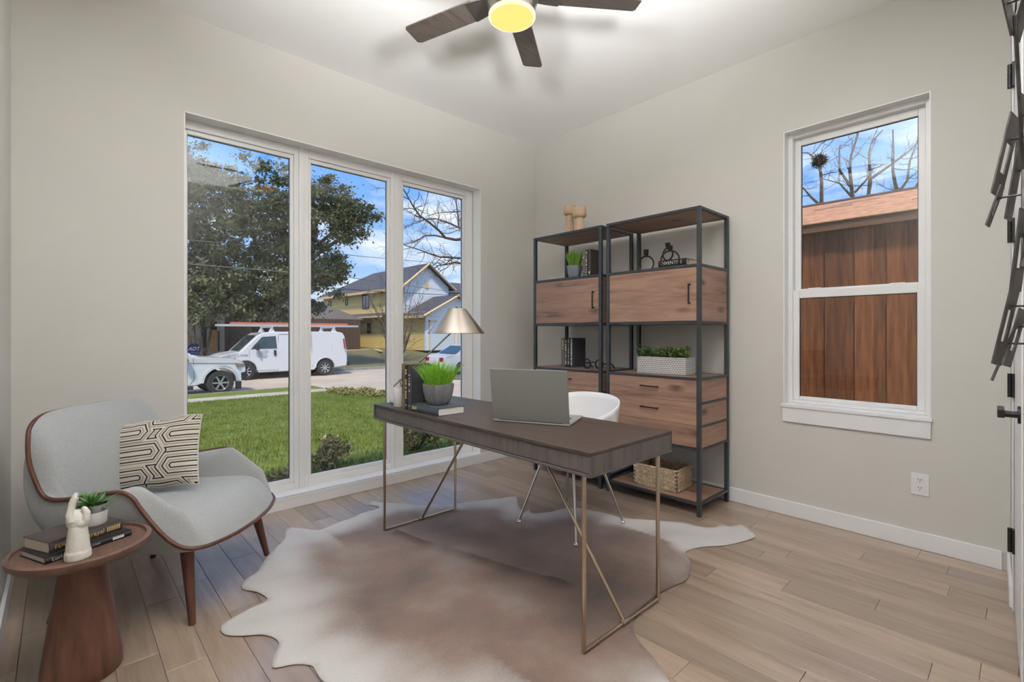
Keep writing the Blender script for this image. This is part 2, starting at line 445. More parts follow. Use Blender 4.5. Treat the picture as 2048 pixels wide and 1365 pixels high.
K['fanmetal'] = pm('fan_bronze', (0.16, 0.14, 0.125), 0.3, 0.8)
K['lampwarm'] = emit('fan_lamp_glow', (1.0, 0.41, 0.115), 2.2)
K['lamprim'] = emit('fan_lamp_rim', (1.0, 0.86, 0.62), 1.15)
# ================================================================ room shell
XL = -3.673                      # left wall face
# ---- floor with planks
fl = MB().box(-3.9, 0.3, -3.75, 0.2, -0.12, -0.006).build('floor', K['subfloor']); fl['kind'] = 'structure'
rng = random.Random(11)
PW = 0.1255
x = -2.98 - PW*6
row = 0
while x < 0.0:
    x0, x1 = max(x, XL - 0.01), min(x + PW, 0.0)
    if x1 - x0 > 0.01:
        y = 0.02 + rng.uniform(0.0, 0.9)
        while y > -3.62:
            ln = rng.choice([0.55, 0.75, 0.95, 1.15, 1.4])
            y1 = min(y, 0.02); y0 = max(y - ln, -3.62)
            if y1 - y0 > 0.03:
                g = 0.0007; c = 0.0012
                a0, a1, b0, b1 = x0+g, x1-g, y0+g, y1-g
                cx_, cy_ = (a0+a1)/2, (b0+b1)/2
                hx, hy = (a1-a0)/2, (b1-b0)/2
                mb = MB().add([(-hx,-hy,-0.006),(hx,-hy,-0.006),(hx,hy,-0.006),(-hx,hy,-0.006),
                               (-hx,-hy,-0.0008),(hx,-hy,-0.0008),(hx,hy,-0.0008),(-hx,hy,-0.0008),
                               (-hx+c,-hy+c,0),(hx-c,-hy+c,0),(hx-c,hy-c,0),(-hx+c,hy-c,0)],
                              [(0,1,5,4),(1,2,6,5),(2,3,7,6),(3,0,4,7),(4,5,9,8),(5,6,10,9),(6,7,11,10),(7,4,8,11),(8,9,10,11)])
                p = mb.build('plank', K['oak'], fl, fix=False); p.location = (cx_, cy_, 0)
            y -= ln
    x += PW; row += 1

# ---- back wall with the triple window
OX0, OX1, OZ0, OZ1 = -2.967, -0.718, 0.085, 2.482
m = MB()
m.box(-3.9, OX0, 0, 0.18, -0.12, 3.2); m.box(OX1, 0.3, 0, 0.18, -0.12, 3.2)
m.box(OX0, OX1, 0, 0.18, OZ1, 3.2); m.box(OX0, OX1, 0, 0.18, -0.12, OZ0-0.02)
wb = m.build('wall_back', K['wall']); wb['kind'] = 'structure'
m = MB().box(XL, -0.03, -0.015, -0.0005, 0.0, 0.085)
o = m.build('baseboard_back', K['trim'], bevel=0.003); o['kind'] = 'structure'

w1 = struct('window_1')
m = MB(); yf0, yf1 = 0.105, 0.175
# reveal lining
m.box(OX0, OX0+0.006, 0.0, yf0, OZ0, OZ1); m.box(OX1-0.006, OX1, 0.0, yf0, OZ0, OZ1); m.box(OX0, OX1, 0.0, yf0, OZ1-0.006, OZ1)
m.build('reveal', K['trim'], w1)
MB().box(OX0-0.002, OX1+0.002, -0.017, yf0+0.02, OZ0-0.02, OZ0).build('window_sill', K['trim'], w1, bevel=0.002)
panes = [(-2.929, -2.327), (-2.184, -1.580), (-1.435, -0.823)]
GZ0, GZ1 = 0.160, 2.395
edges = [OX0+0.004, -2.2555, -1.5075, OX1-0.004]
for k, (a, b) in enumerate(panes):
    e0, e1 = edges[k], edges[k+1]
    u0 = e0 + (0.0 if k == 0 else 0.018); u1 = e1 - (0.0 if k == 2 else 0.018)
    m = MB()
    m.box(u0, a-0.022, yf0+0.008, yf1, OZ0, OZ1); m.box(b+0.022, u1, yf0+0.008, yf1, OZ0, OZ1)
    m.box(a-0.022, b+0.022, yf0+0.008, yf1, OZ0, GZ0-0.028); m.box(a-0.022, b+0.022, yf0+0.008, yf1, GZ1+0.028, OZ1)
    fr = m.build('window_frame', K['vinyl'], w1, bevel=0.003)
    m = MB()
    m.box(a-0.022, a, yf0+0.022, yf1-0.01, GZ0-0.028, GZ1+0.028); m.box(b, b+0.022, yf0+0.022, yf1-0.01, GZ0-0.028, GZ1+0.028)
    m.box(a, b, yf0+0.022, yf1-0.01, GZ0-0.028, GZ0); m.box(a, b, yf0+0.022, yf1-0.01, GZ1, GZ1+0.028)
    m.build('glazing_bead', K['vinyl'], w1, bevel=0.003)
    m = MB(); t = 0.004
    m.box(a, a+t, 0.146, 0.152, GZ0, GZ1); m.box(b-t, b, 0.146, 0.152, GZ0, GZ1); m.box(a, b, 0.146, 0.152, GZ0, GZ0+t*0.7); m.box(a, b, 0.146, 0.152, GZ1-t*0.7, GZ1)
    m.build('gasket', K['gasket'], w1)
    MB().box(a, b, 0.148, 0.1495, GZ0, GZ1).build('pane', K['glass'], w1)
for ex in edges[1:3]:
    MB().box(ex-0.018, ex+0.018, yf0, yf1, OZ0, OZ1).build('mullion', K['vinyl'], w1, bevel=0.004)

# ---- left wall
wl = MB().box(-3.9, XL, -3.8, 0.1, -0.12, 3.2).build('wall_left', K['wall']); wl['kind'] = 'structure'
o = MB().box(XL+0.0005, XL+0.015, -3.40, -0.016, 0.0, 0.088).build('baseboard_left', K['trim'], bevel=0.003); o['kind'] = 'structure'

# ---- right wall (a degree off square) with the sash window
RW = dict(loc=(-0.02, 0, 0), rz=R(-1.0))
wr = struct('wall_right', **RW)
y0, y1, z0, z1 = -3.027, -2.297, 0.720, 2.482
m = MB()
m.box(0, 0.16, -3.7, y0, -0.12, 3.2); m.box(0, 0.16, y1, 0.15, -0.12, 3.2); m.box(0, 0.16, y0, y1, -0.12, z0-0.022); m.box(0, 0.16, y0, y1, z1, 3.2)
m.build('plaster', K['wall'], wr)
o = MB().box(-0.014, -0.0005, -3.298, -0.018, 0, 0.094).build('baseboard_right', K['trim'], bevel=0.003); o['kind'] = 'structure'
o.location = RW['loc']; o.rotation_euler = (0, 0, RW['rz'])

w2 = struct('window_2', **RW)
m = MB()
m.box(0, 0.075, y1-0.006, y1, z0, z1); m.box(0, 0.075, y0, y0+0.006, z0, z1); m.box(0, 0.075, y0, y1, z1-0.006, z1)
m.build('reveal', K['trim'], w2)
MB().box(-0.022, 0.08, y0-0.008, y1+0.008, z0-0.022, z0).build('window_stool', K['trim'], w2, bevel=0.003)
MB().box(-0.014, -0.0005, y0-0.002, y1+0.002, z0-0.115, z0-0.0225).build('apron', K['trim'], w2, bevel=0.002)
m = MB(); f = 0.032
m.box(0.07, 0.15, y0, y0+f, z0, z1); m.box(0.07, 0.15, y1-f, y1, z0, z1); m.box(0.07, 0.15, y0+f, y1-f, z0, z0+0.02); m.box(0.07, 0.15, y0+f, y1-f, z1-f, z1)
m.build('window_frame', K['vinyl'], w2, bevel=0.003)
ya, yb = y0+f, y1-f
def sash(xa, xb, za, zb, st, bot, top):
    m = MB()
    m.box(xa, xb, ya, ya+st, za, zb); m.box(xa, xb, yb-st, yb, za, zb); m.box(xa, xb, ya+st, yb-st, za, za+bot); m.box(xa, xb, ya+st, yb-st, zb-top, zb)
    s_ = m.build('sash', K['vinyl'], w2, bevel=0.003)
    xm = (xa+xb)/2
    g = MB(); t = 0.004
    g.box(xm-0.003, xm+0.003, ya+st, ya+st+t, za+bot, zb-top); g.box(xm-0.003, xm+0.003, yb-st-t, yb-st, za+bot, zb-top)
    g.box(xm-0.003, xm+0.003, ya+st, yb-st, zb-top-t, zb-top)
    g.build('gasket', K['gasket'], s_)
    MB().box(xm-0.0007, xm+0.0007, ya+st, yb-st, za+bot, zb-top).build('pane', K['glass'], s_)
    return s_
sash(0.112, 0.142, 1.425, z1-f, 0.036, 0.04, 0.045)
sash(0.078, 0.108, z0+0.02, 1.455, 0.036, 0.025, 0.052)
m = MB()
for yy in (-2.45, -2.87): m.box(0.084, 0.108, yy-0.035, yy+0.035, 1.455, 1.466)
m.build('sash_lock', K['vinyl'], w2, bevel=0.003)

# ---- front wall, beside the camera, with a door
FW = dict(loc=(0.0, -3.322, 0), rz=R(2.09))
wf = struct('wall_front', **FW)
dx0, dx1, dz = -1.42, -0.555, 2.45
m = MB()
m.box(-4.0, dx0, -0.16, 0, -0.12, 3.2); m.box(dx1, 0.3, -0.16, 0, -0.12, 3.2); m.box(dx0, dx1, -0.16, 0, dz, 3.2)
m.build('plaster', K['wall'], wf)
o = MB().box(-0.526, -0.085, 0.0005, 0.012, 0, 0.094).build('baseboard_front', K['trim'], bevel=0.003); o['kind'] = 'structure'
o.location = FW['loc']; o.rotation_euler = (0, 0, FW['rz'])
d1 = struct('door_1', **FW)
m = MB(); m.box(dx1, dx1+0.03, -0.158, 0.003, 0, dz+0.03); m.box(dx0-0.03, dx0, -0.158, 0.003, 0, dz+0.03); m.box(dx0, dx1, -0.158, 0.003, dz, dz+0.03)
m.build('door_casing', K['trim'], d1, bevel=0.002)
leaf = MB().box(dx0+0.004, dx1-0.004, -0.046, -0.004, 0.008, dz-0.004).build('door_leaf', K['trim'], d1, bevel=0.002)
for zz in (0.30, 0.955, 1.61, 2.265):
    m = MB().tube([(dx1-0.002, 0.010, zz-0.05), (dx1-0.002, 0.010, zz+0.05)], 0.008, 10)
    for q in range(1, 5): m.tube([(dx1-0.002, 0.010, zz-0.05+q*0.02-0.0008), (dx1-0.002, 0.010, zz-0.05+q*0.02+0.0008)], 0.0088, 10)
    m.box(dx1-0.030, dx1+0.006, -0.004, 0.004, zz-0.05, zz+0.05)
    autosmooth(m.build('hinge', K['black'], leaf))
hm = MB().tube([(dx0+0.075, -0.004, 0.925), (dx0+0.075, 0.008, 0.925)], 0.027, 20)
hm.tube([(dx0+0.075, 0.008, 0.925), (dx0+0.075, 0.045, 0.925)], 0.010, 12)
hm.box(dx0+0.065, dx0+0.185, 0.036, 0.052, 0.913, 0.937)
autosmooth(hm.build('door_handle', K['black'], leaf))

# ---- ceiling, and two made-up lamps out of view that bounce fill off it
ce = MB().box(-3.9, 0.3, -3.8, 0.2, 3.05, 3.2).build('ceiling', K['ceil']); ce['kind'] = 'structure'
for lab, loc, rz in (('added white fill light on the left wall, aimed at the ceiling', (XL, -2.75, 1.86), 0.0), ('added white fill light on the door wall, aimed at the ceiling', (-2.60, -3.417, 1.86), R(92.09))):
    t = thing('added_fill_lamp', lab, 'added fill light', loc, rz, 'added fill lights')
    MB().box(0.0005, 0.03, -0.04, 0.04, -0.05, 0.03).build('back_plate', K['trim'], t, bevel=0.003)
    autosmooth(MB().lathe([(0.0005, -0.09), (0.03, -0.088), (0.09, -0.06), (0.135, -0.015), (0.150, 0.035), (0.146, 0.035), (0.130, -0.012), (0.086, -0.055), (0.0005, -0.084)], 40, (0.168, 0, 0)).build('shade', K['trim'], t))
    sl = bpy.data.lights.new('added_fill_spot', 'SPOT'); sl.energy = FILL_K; sl.spot_size = R(106); sl.spot_blend = 1.0; sl.shadow_soft_size = 0.12; sl.color = (1.0, 0.995, 1.01)  # added spot, brightens the room where daylight is too weak
    so = bpy.data.objects.new('added_fill_spot', sl); COL.objects.link(so); so.parent = t; so.location = (0.168, 0, 0.16)
    Mi = (Matrix.Translation(loc) @ Matrix.Rotation(rz, 4, 'Z')).inverted()
    w0 = Mi.inverted() @ so.location; dh = Vector((-1.7, -1.5, 0))-Vector((w0.x, w0.y, 0)); dh.normalize()
    tgt = Mi @ Vector((w0.x+dh.x*0.68, w0.y+dh.y*0.68, 3.05))
    so.rotation_euler = (tgt-so.location).to_track_quat('-Z', 'Y').to_euler()
# ---- wall outlet
t = thing('wall_outlet', 'white duplex wall outlet below the sash window', 'outlet', (-0.02-0.0523, -2.982, 0.292), R(-1.0))
MB().box(-0.005, -0.0003, -0.0385, 0.0385, 0, 0.119).build('cover_plate', K['outlet'], t, bevel=0.002)
for zz in (0.038, 0.081):
    s_ = MB().box(-0.0065, -0.0045, -0.0175, 0.0175, zz-0.0155, zz+0.0155).build('socket', K['outlet'], t, bevel=0.003)
    g = MB(); g.box(-0.0070, -0.0064, -0.0075, -0.0050, zz, zz+0.009); g.box(-0.0070, -0.0064, 0.0050, 0.0075, zz, zz+0.009)
    g.tube([(-0.0070, 0, zz-0.007), (-0.0064, 0, zz-0.007)], 0.0025, 8)
    g.build('slot', K['slot'], s_)
for zz in (0.012, 0.107):
    MB().tube([(-0.0060, 0, zz), (-0.0050, 0, zz)], 0.0025, 8).build('screw', K['trim'], t)
# ================================================================ bookcases
def bookcase(label, y_near, y_far, doors_handle_y):
    """y_near < y_far ; front at x0, back at x1"""
    x0, x1 = -0.525, -0.090
    t = thing('bookcase', label, 'bookcase', ((x0+x1)/2, (y_near+y_far)/2, 0), 0, 'steel and walnut bookcases')
    ox, oy = (x0+x1)/2, (y_near+y_far)/2
    X0, X1, Y0, Y1 = x0-ox, x1-ox, y_near-oy, y_far-oy
    p = 0.025; Hh = 1.99
    for xa in (X0, X1-p):
        for ya_ in (Y0, Y1-p):
            MB().box(xa, xa+p, ya_, ya_+p, 0.0, Hh).build('post', K['steel'], t, bevel=0.0015)
    levels = [('top', 1.972, 0.018), ('s2', 1.604, 0.018), ('s3', 1.236, 0.018), ('s4', 0.872, 0.016), ('s5', 0.420, 0.017), ('s6', 0.070, 0.016)]
    for nm, z, h in levels:
        for a in ((X0, X0+p), (X1-p, X1)):
            MB().box(a[0]+0.001, a[1]-0.001, Y0+p, Y1-p, z, z+h).build('rail', K['steel'], t, bevel=0.0012)
        for a in ((Y0, Y0+p), (Y1-p, Y1)):
            MB().box(X0+p, X1-p, a[0]+0.001, a[1]-0.001, z, z+h).build('side_rail', K['steel'], t, bevel=0.0012)
        if nm != 's5':
            MB().box(X0+p, X1-p, Y0+p, Y1-p, z+0.001, z+h-0.001).build('shelf', K['walnut_y'], t)
    for z in (0.567, 0.715):
        for a in ((Y0, Y0+p), (Y1-p, Y1)):
            MB().box(X0+p, X1-p, a[0]+0.001, a[1]-0.001, z, z+0.017).build('side_rail', K['steel'], t, bevel=0.0012)
    # cupboard
    zc0, zc1 = 1.254, 1.604
    m = MB(); m.box(X0+p, X1-p, Y0+0.006, Y0+0.022, zc0, zc1); m.box(X0+p, X1-p, Y1-0.022, Y1-0.006, zc0, zc1)
    m.box(X1-0.020, X1-0.006, Y0+p, Y1-p, zc0, zc1)
    m.build('cupboard_body', K['walnut_x'], t)
    dr = MB().box(X0+0.004, X0+0.022, Y0+p+0.002, Y1-p-0.002, zc0+0.002, zc1-0.002).build('cupboard_door', K['walnut_y'], t, bevel=0.001)
    hy = Y0+p+0.052
    m = MB(); hz = 1.43; m.box(X0-0.022, X0-0.014, hy-0.011, hy-0.007+0.004, hz-0.065, hz+0.065)
    m.box(X0-0.016, X0+0.004, hy-0.011, hy-0.003, hz-0.065, hz-0.056); m.box(X0-0.016, X0+0.004, hy-0.011, hy-0.003, hz+0.056, hz+0.065)
    m.build('handle', K['black'], dr, bevel=0.001)
    # drawers
    m = MB(); m.box(X0+p, X1-p, Y0+0.006, Y0+0.022, 0.437, 0.872); m.box(X0+p, X1-p, Y1-0.022, Y1-0.006, 0.437, 0.872); m.box(X1-0.020, X1-0.006, Y0+p, Y1-p, 0.437, 0.872)
    m.build('drawer_box', K['walnut_x'], t)
    for z0_, z1_ in ((0.4385, 0.5795), (0.5815, 0.7265), (0.7285, 0.8705)):
        d = MB().box(X0+0.004, X0+0.022, Y0+p+0.002, Y1-p-0.002, z0_, z1_).build('drawer', K['walnut_y'], t, bevel=0.001)
        zc = (z0_+z1_)/2 + 0.012; yc = (Y0+Y1)/2
        m = MB(); m.box(X0-0.022, X0-0.014, yc-0.065, yc+0.065, zc-0.005, zc+0.003)
        m.box(X0-0.016, X0+0.004, yc-0.065, yc-0.057, zc-0.005, zc+0.003); m.box(X0-0.016, X0+0.004, yc+0.057, yc+0.065, zc-0.005, zc+0.003)
        m.build('handle', K['black'], d, bevel=0.001)
    return t
bookcase('steel and walnut bookcase in the corner, with a pair of pale wooden candlesticks on top', -1.190, -0.478, 0)
bookcase('steel and walnut bookcase holding the white planter and the wicker basket', -1.960, -1.236, 0)

# ================================================================ desk
DX0, DX1, DY0, DY1, DZ0, DZ1 = -2.130, -1.560, -2.330, -0.715, 0.662, 0.752
t = thing('writing_desk', 'long dark wooden writing desk on slim champagne metal legs', 'desk', ((DX0+DX1)/2, (DY0+DY1)/2, 0.006))
ox, oy = (DX0+DX1)/2, (DY0+DY1)/2
a, b = (DX1-DX0)/2, (DY1-DY0)/2
z0, z1 = DZ0-0.006, DZ1-0.006
MB().box(-a, a, -b, b, z1-0.014, z1).build('desk_top', K['deskwood'], t, bevel=0.0015)
MB().box(-a+0.014, a-0.014, -b, -b+0.018, z0+0.010, z1-0.014).build('side_panel', K['deskfront'], t, bevel=0.001)
MB().box(-a+0.014, a-0.014, b-0.018, b, z0+0.010, z1-0.014).build('side_panel', K['deskfront'], t, bevel=0.001)
MB().box(-a, a, -b, b, z0, z0+0.010).build('bottom_panel', K['deskfront'], t, bevel=0.0015)
for sx in (-1, 1):
    xa = sx*a; xi = sx*(a-0.014)
    for q0, q1 in ((-b, -b+0.008), (b-0.008, b)): MB().box(xa, xi, q0, q1, z0+0.010, z1-0.014).build('edge_frame', K['deskfront'], t)
    if sx < 0:
        MB().box(sx*(a-0.006), sx*(a-0.018), -b+0.010, b-0.010, z0+0.011, z1-0.0155).build('front_panel', K['deskfront'], t, bevel=0.003)
    else:
        for k in range(3):
            q0 = -b+0.012+k*(2*b-0.024)/3; q1 = q0+(2*b-0.024)/3-0.003
            d = MB().box(sx*(a-0.004), sx*(a-0.018), q0, q1, z0+0.012, z1-0.016).build('drawer', K['deskfront'], t, bevel=0.002)
            MB().box(a-0.004, a+0.014, (q0+q1)/2-0.05, (q0+q1)/2+0.05, (z0+z1)/2-0.004, (z0+z1)/2+0.004).build('drawer_pull', K['brass'], d, bevel=0.001)
rl = 0.0088
lx0, lx1 = -2.100-ox, -1.585-ox
for yy, dy in ((-2.277-oy, 1), (-0.790-oy, -1)):
    m = MB()
    m.tube([(lx0, yy, z0), (lx0, yy, rl), (lx1, yy, rl), (lx1, yy, z0)], rl, 12)
    autosmooth(m.build('leg_frame', K['brass'], t))
    xm = (lx0+lx1)/2
    br = MB().tube([(xm, yy, rl), (xm, yy+dy*0.50, z0)], 0.0075, 12)
    br.tube([(xm-0.018, yy, rl), (xm+0.018, yy, rl)], 0.0115, 12)
    autosmooth(br.build('brace', K['brass'], t))

# ================================================================ laptop
hl = Vector((-1.972, -1.622, 0)); hr = Vector((-1.814, -1.968, 0))
ux = (hr-hl).normalized(); wid = (hr-hl).length
uy = Vector((-ux.y, ux.x, 0))            # towards the sitter
ang = math.atan2(ux.y, ux.x)
t = thing('laptop', 'grey open laptop standing on the dark wooden desk', 'laptop', (hl.x, hl.y, DZ1), ang)
bs = MB().box(0, wid, 0.0, 0.245, 0.0015, 0.013).build('base', K['silver2'], t, bevel=0.003)
kb = MB()
for r_ in range(6):
    for c_ in range(14):
        kb.box(0.025+c_*(wid-0.05)/14, 0.025+c_*(wid-0.05)/14+0.019, 0.035+r_*0.019, 0.035+r_*0.019+0.016, 0.013, 0.0142)
kb.build('keys', K['key'], bs)
MB().box(wid/2-0.055, wid/2+0.055, 0.160, 0.230, 0.013, 0.0135).build('trackpad', K['silver'], bs)
for xx in (0.03, wid-0.03):
    for yy in (0.025, 0.22): MB().box(xx-0.012, xx+0.012, yy-0.004, yy+0.004, 0, 0.0016).build('foot', K['key'], bs)
al = R(9); hh = 0.247
ld = MB().box(0, wid, -0.006, 0.0, 0.0, hh)
ld.xf(Matrix.Translation((0, 0.004, 0.013)) @ Matrix.Rotation(al, 4, 'X'))
lid = ld.build('lid', K['silver'], t, bevel=0.002)
sc = MB().box(0.008, wid-0.008, 0.0002, 0.0006, 0.016, hh-0.008).xf(Matrix.Translation((0, 0.004, 0.013)) @ Matrix.Rotation(al, 4, 'X'))
sc.build('screen', K['screen'], lid)
autosmooth(MB().tube([(0.03, 0.004, 0.013), (wid-0.03, 0.004, 0.013)], 0.005, 10).build('hinge', K['key'], t))

# ================================================================ tub chair
t = thing('tub_chair', 'white tub desk chair on thin chrome legs', 'chair', (-1.20, -1.46, 0.006))
def shell_pt(th, u, off=0.0):
    """th: angle about the seat (0 = back, +x), u: 0 seat rim .. 1 upper edge"""
    c = math.cos(th); k = max(0.0, (c+0.62)/1.62)
    top = 0.655 + 0.128*(k**0.8)
    base = 0.415
    lean = 1.0 + 0.14*u
    rx, ry = 0.235*lean, 0.255*lean
    e = 0.86
    xx = math.copysign(abs(math.cos(th))**e, math.cos(th))*(rx+off); yy = math.copysign(abs(math.sin(th))**e, math.sin(th))*(ry+off)
    zz = base + (top-base)*u
    return (xx, yy, zz)
def ring_profile(th):
    c = math.cos(th); f = 1.0 if c > -0.35 else max(0.02, 1.0-((-0.35-c)/0.35))
    return f
TH = [math.pi*2*i/72 for i in range(72)]
m = MB(); nv = 10; o_ = []
for off in (0.0, -0.010):
    for i, th in enumerate(TH):
        f = ring_profile(th)
        for j in range(nv+1):
            m.v.append(shell_pt(th, f*j/nv, off))
n1 = 72*(nv+1)
for i in range(72):
    i2 = (i+1) % 72
    for j in range(nv):
        a_, b_ = i*(nv+1)+j, i2*(nv+1)+j
        m.f.append((a_, b_, b_+1, a_+1)); m.f.append((n1+a_, n1+a_+1, n1+b_+1, n1+b_))
    a_, b_ = i*(nv+1)+nv, i2*(nv+1)+nv
    m.f.append((a_, b_, n1+b_, n1+a_))
# rounded pan under the seat
for off, zs in ((0.0, -1), (-0.010, -1)):
    for q, (s_, dz_) in enumerate(((0.93, -0.028), (0.74, -0.048), (0.02, -0.055))):
        st = len(m.v)
        for th in TH:
            p = shell_pt(th, 0, off); m.v.append((p[0]*s_, p[1]*s_, p[2]+dz_*(0.85 if off else 1.0)))
        prev = [ (0 if off == 0 else n1) + i*(nv+1) for i in range(72)] if q == 0 else [st-72+i for i in range(72)]
        for i in range(72): m.f.append((prev[i], prev[(i+1) % 72], st+(i+1) % 72, st+i))
o = m.build('shell', K['whiteplastic'], t, smooth=True)
m = MB().lathe([(0.0005, 0.395), (0.15, 0.400), (0.205, 0.415), (0.215, 0.43), (0.20, 0.442), (0.12, 0.448), (0.0005, 0.448)], 40)
m.build('seat_pad', K['whiteplastic'], t, smooth=True)
for sx, sy in ((-1, 1), (1, -1), (1, 1), (-1, -1)):
    fx, fy = 0.225*sx, 0.225*sy
    lg = MB().tube([(0.13*sx, 0.13*sy, 0.365), (fx, fy, 0.012)], 0.0075, 12)
    lo = autosmooth(lg.build('leg', K['chrome'], t))
    MB().lathe([(0.014, 0.0), (0.014, 0.006), (0.009, 0.018), (0.0005, 0.02)], 14, (fx, fy, 0)).build('foot', K['chrome'], lo, smooth=True)
m = MB().tube([(-0.13, -0.13, 0.362), (0.13, 0.13, 0.362)], 0.007, 8); m.tube([(-0.13, 0.13, 0.362), (0.13, -0.13, 0.362)], 0.007, 8)
autosmooth(m.build('under_frame', K['chrome'], t))

# ================================================================ lounge chair
er = Vector((0.673, 0.739, 0)).normalized()
ef = Vector((0.739, -0.673, 0)).normalized()
t = thing('armchair', 'light grey wool lounge chair with wooden edge trim and tapered walnut legs', 'armchair', (-3.117, -0.662, 0), math.atan2(er.y, er.x))
# local frame: +x towards the window arm, -y towards the front
half = [(0, -.365, .850), (.15, -.360, .852), (.25, -.350, .842), (.31, -.338, .805), (.335, -.332, .745), (.343, -.318, .665), (.346, -.290, .590), (.349, -.262, .543), (.353, -.215, .524), (.357, -.12, .532),
        (.360, -.02, .548), (.361, .05, .554), (.361, .095, .533), (.360, .130, .485), (.358, .175, .425), (.352, .225, .368), (.340, .270, .330), (.315, .310, .314), (.26, .345, .307), (.14, .375, .302), (0, .385, .300)]
def cr(P, n):
    out = []
    for i in range(len(P)-1):
        p0, p1, p2, p3 = [Vector(P[max(0, min(len(P)-1, i+k))]) for k in (-1, 0, 1, 2)]
        for j in range(n):
            u = j/n
            out.append(0.5*((2*p1)+(-p0+p2)*u+(2*p0-5*p1+4*p2-p3)*u*u+(-p0+3*p1-3*p2+p3)*u**3))
    out.append(Vector(P[-1])); return out
hr_ = cr(half, 4)
rim = hr_ + [Vector((-p.x, p.y, p.z)) for p in reversed(hr_[1:-1])]
rim = [Vector((p.x, -p.y, p.z)) for p in rim]      # front = -y
n = len(rim)
def sst(a, b, x):
    x = max(0, min(1, (x-a)/(b-a))); return x*x*(3-2*x)
# outer shell
rows = 9; m = MB()
for i, p in enumerate(rim):
    bk = sst(0.0, 0.30, p.y)                       # 1 at the back
    fr_ = sst(0.05, 0.33, -p.y)
    bx, by = p.x*0.80, (p.y*0.72 if p.y > 0 else p.y*0.80)
    bz = 0.275
    for j in range(rows+1):
        u = j/rows
        q = Vector((p.x+(bx-p.x)*u**1.7, p.y+(by-p.y)*u**2.0, p.z+(bz-p.z)*u))
        bul = math.sin(math.pi*min(1, u*1.05))
        q.y += 0.035*bul*bk; q.x += 0.012*bul*math.copysign(1, p.x)*(1-fr_)*min(1, abs(p.x)/0.3)
        m.v.append(tuple(q))
for i in range(n):
    for j in range(rows):
        a_, b_ = i*(rows+1)+j, ((i+1) % n)*(rows+1)+j
        m.f.append((a_, b_, b_+1, a_+1))
m.v.append((0, 0, 0.268)); ci = len(m.v)-1
for i in range(n): m.f.append((i*(rows+1)+rows, ((i+1) % n)*(rows+1)+rows, ci))
m.build('outer_shell', K['fabric'], t, smooth=True)
# inner upholstery : rim -> padded roll -> seat line
rows = 12; m = MB(); zs = 0.395
for i, p in enumerate(rim):
    bk = sst(0.12, 0.30, p.y); fr_ = sst(0.255, 0.36, -p.y); sd = max(0.0, 1-bk-fr_); fa = sst(-0.02, 0.17, -p.y)*(1-fr_)
    ix = max(-0.275, min(0.275, p.x*0.80)); iy = min(p.y, 0.225)
    I = Vector((ix, iy, zs))
    I = I.lerp(Vector((p.x*0.97, p.y*0.97, p.z)), fr_)
    h_ = max(0.0, p.z-zs)
    cin = Vector((-math.copysign(1, p.x) if abs(p.x) > 0.02 else 0, 0, 0))
    for j in range(rows+1):
        u = j/rows
        # quarter-round roll over the top then down the inner face
        q = p.lerp(I, u)
        roll = math.sin(math.pi*u)**0.8
        up = (0.030*(0.4+0.6*sd)+0.070*fa)*math.sin(math.pi*min(1, u*1.35)) if u < 0.74 else 0
        up *= (1-fr_)
        q.z += up
        q.y += (-0.055*roll*bk)
        q.x += cin.x*(0.022*sd-0.012*fa)*roll
        if bk > 0.5 and p.z > 0.6: q += Vector((0, 0.0, 0.012*math.sin(math.pi*min(1, u*2.5)))) if u < 0.4 else Vector((0, 0, 0))
        m.v.append(tuple(q))
for i in range(n):
    for j in range(rows):
        a_, b_ = i*(rows+1)+j, ((i+1) % n)*(rows+1)+j
        m.f.append((a_, a_+1, b_+1, b_))
m.build('inner_upholstery', K['fabric'], t, smooth=True)
# seat cushion
FR = [(0.0, .385, .300), (.14, .375, .302), (.26, .345, .307), (.315, .310, .314), (.340, .270, .330), (.352, .225, .368)]
def front_rim(x):
    x = abs(x)
    for q in range(len(FR)-1):
        if x <= FR[q+1][0]:
            f = (x-FR[q][0])/(FR[q+1][0]-FR[q][0]); return FR[q][1]+(FR[q+1][1]-FR[q][1])*f, FR[q][2]+(FR[q+1][2]-FR[q][2])*f
    return FR[-1][1:]
def seat(u, v):
    s_ = u*2-1
    wf_ = 0.285 + 0.048*sst(0.45, 0.9, v)
    x_ = s_*wf_
    yr, zr = front_rim(x_)
    y_ = 0.235+(-yr-0.235)*v
    z_ = 0.436 - 0.016*abs(s_)**3 - 0.012*(1-v) + 0.010*math.sin(math.pi*v)
    g = max(0.0, (v-0.66)/0.34)**2.8
    y_ -= 0.010*math.sin(math.pi*max(0.0, (v-0.66)/0.34))
    return (x_, y_, z_*(1-g)+(zr+0.001)*g)
m = MB().grid(seat, 36, 44)
m.build('seat_cushion', K['fabric'], t, smooth=True)
# wooden trim along the rim
trim_pts = []
for p in rim:
    tp_ = sst(0.74, 0.84, p.z)
    trim_pts.append(p + Vector((math.copysign(0.004, p.x) if abs(p.x) > .05 else 0, 0.014*tp_, -0.010*tp_)))
m = MB().tube(trim_pts, 0.0085, 8, closed=True)
m.build('wood_trim', K['walnutleg'], t, smooth=True)
for sx in (-1, 1):
    for (yt, yfoot, xf_) in ((-0.235, -0.290, 0.305), (0.20, 0.295, 0.285)):
        lg = MB().tube([(0.255*sx, yt, 0.315), (0.262*sx, yt+(yfoot-yt)*0.12, 0.27), (xf_*sx, yfoot, 0.0)], [0.026, 0.025, 0.0125], 14)
        autosmooth(lg.build('leg', K['walnutleg'], t))

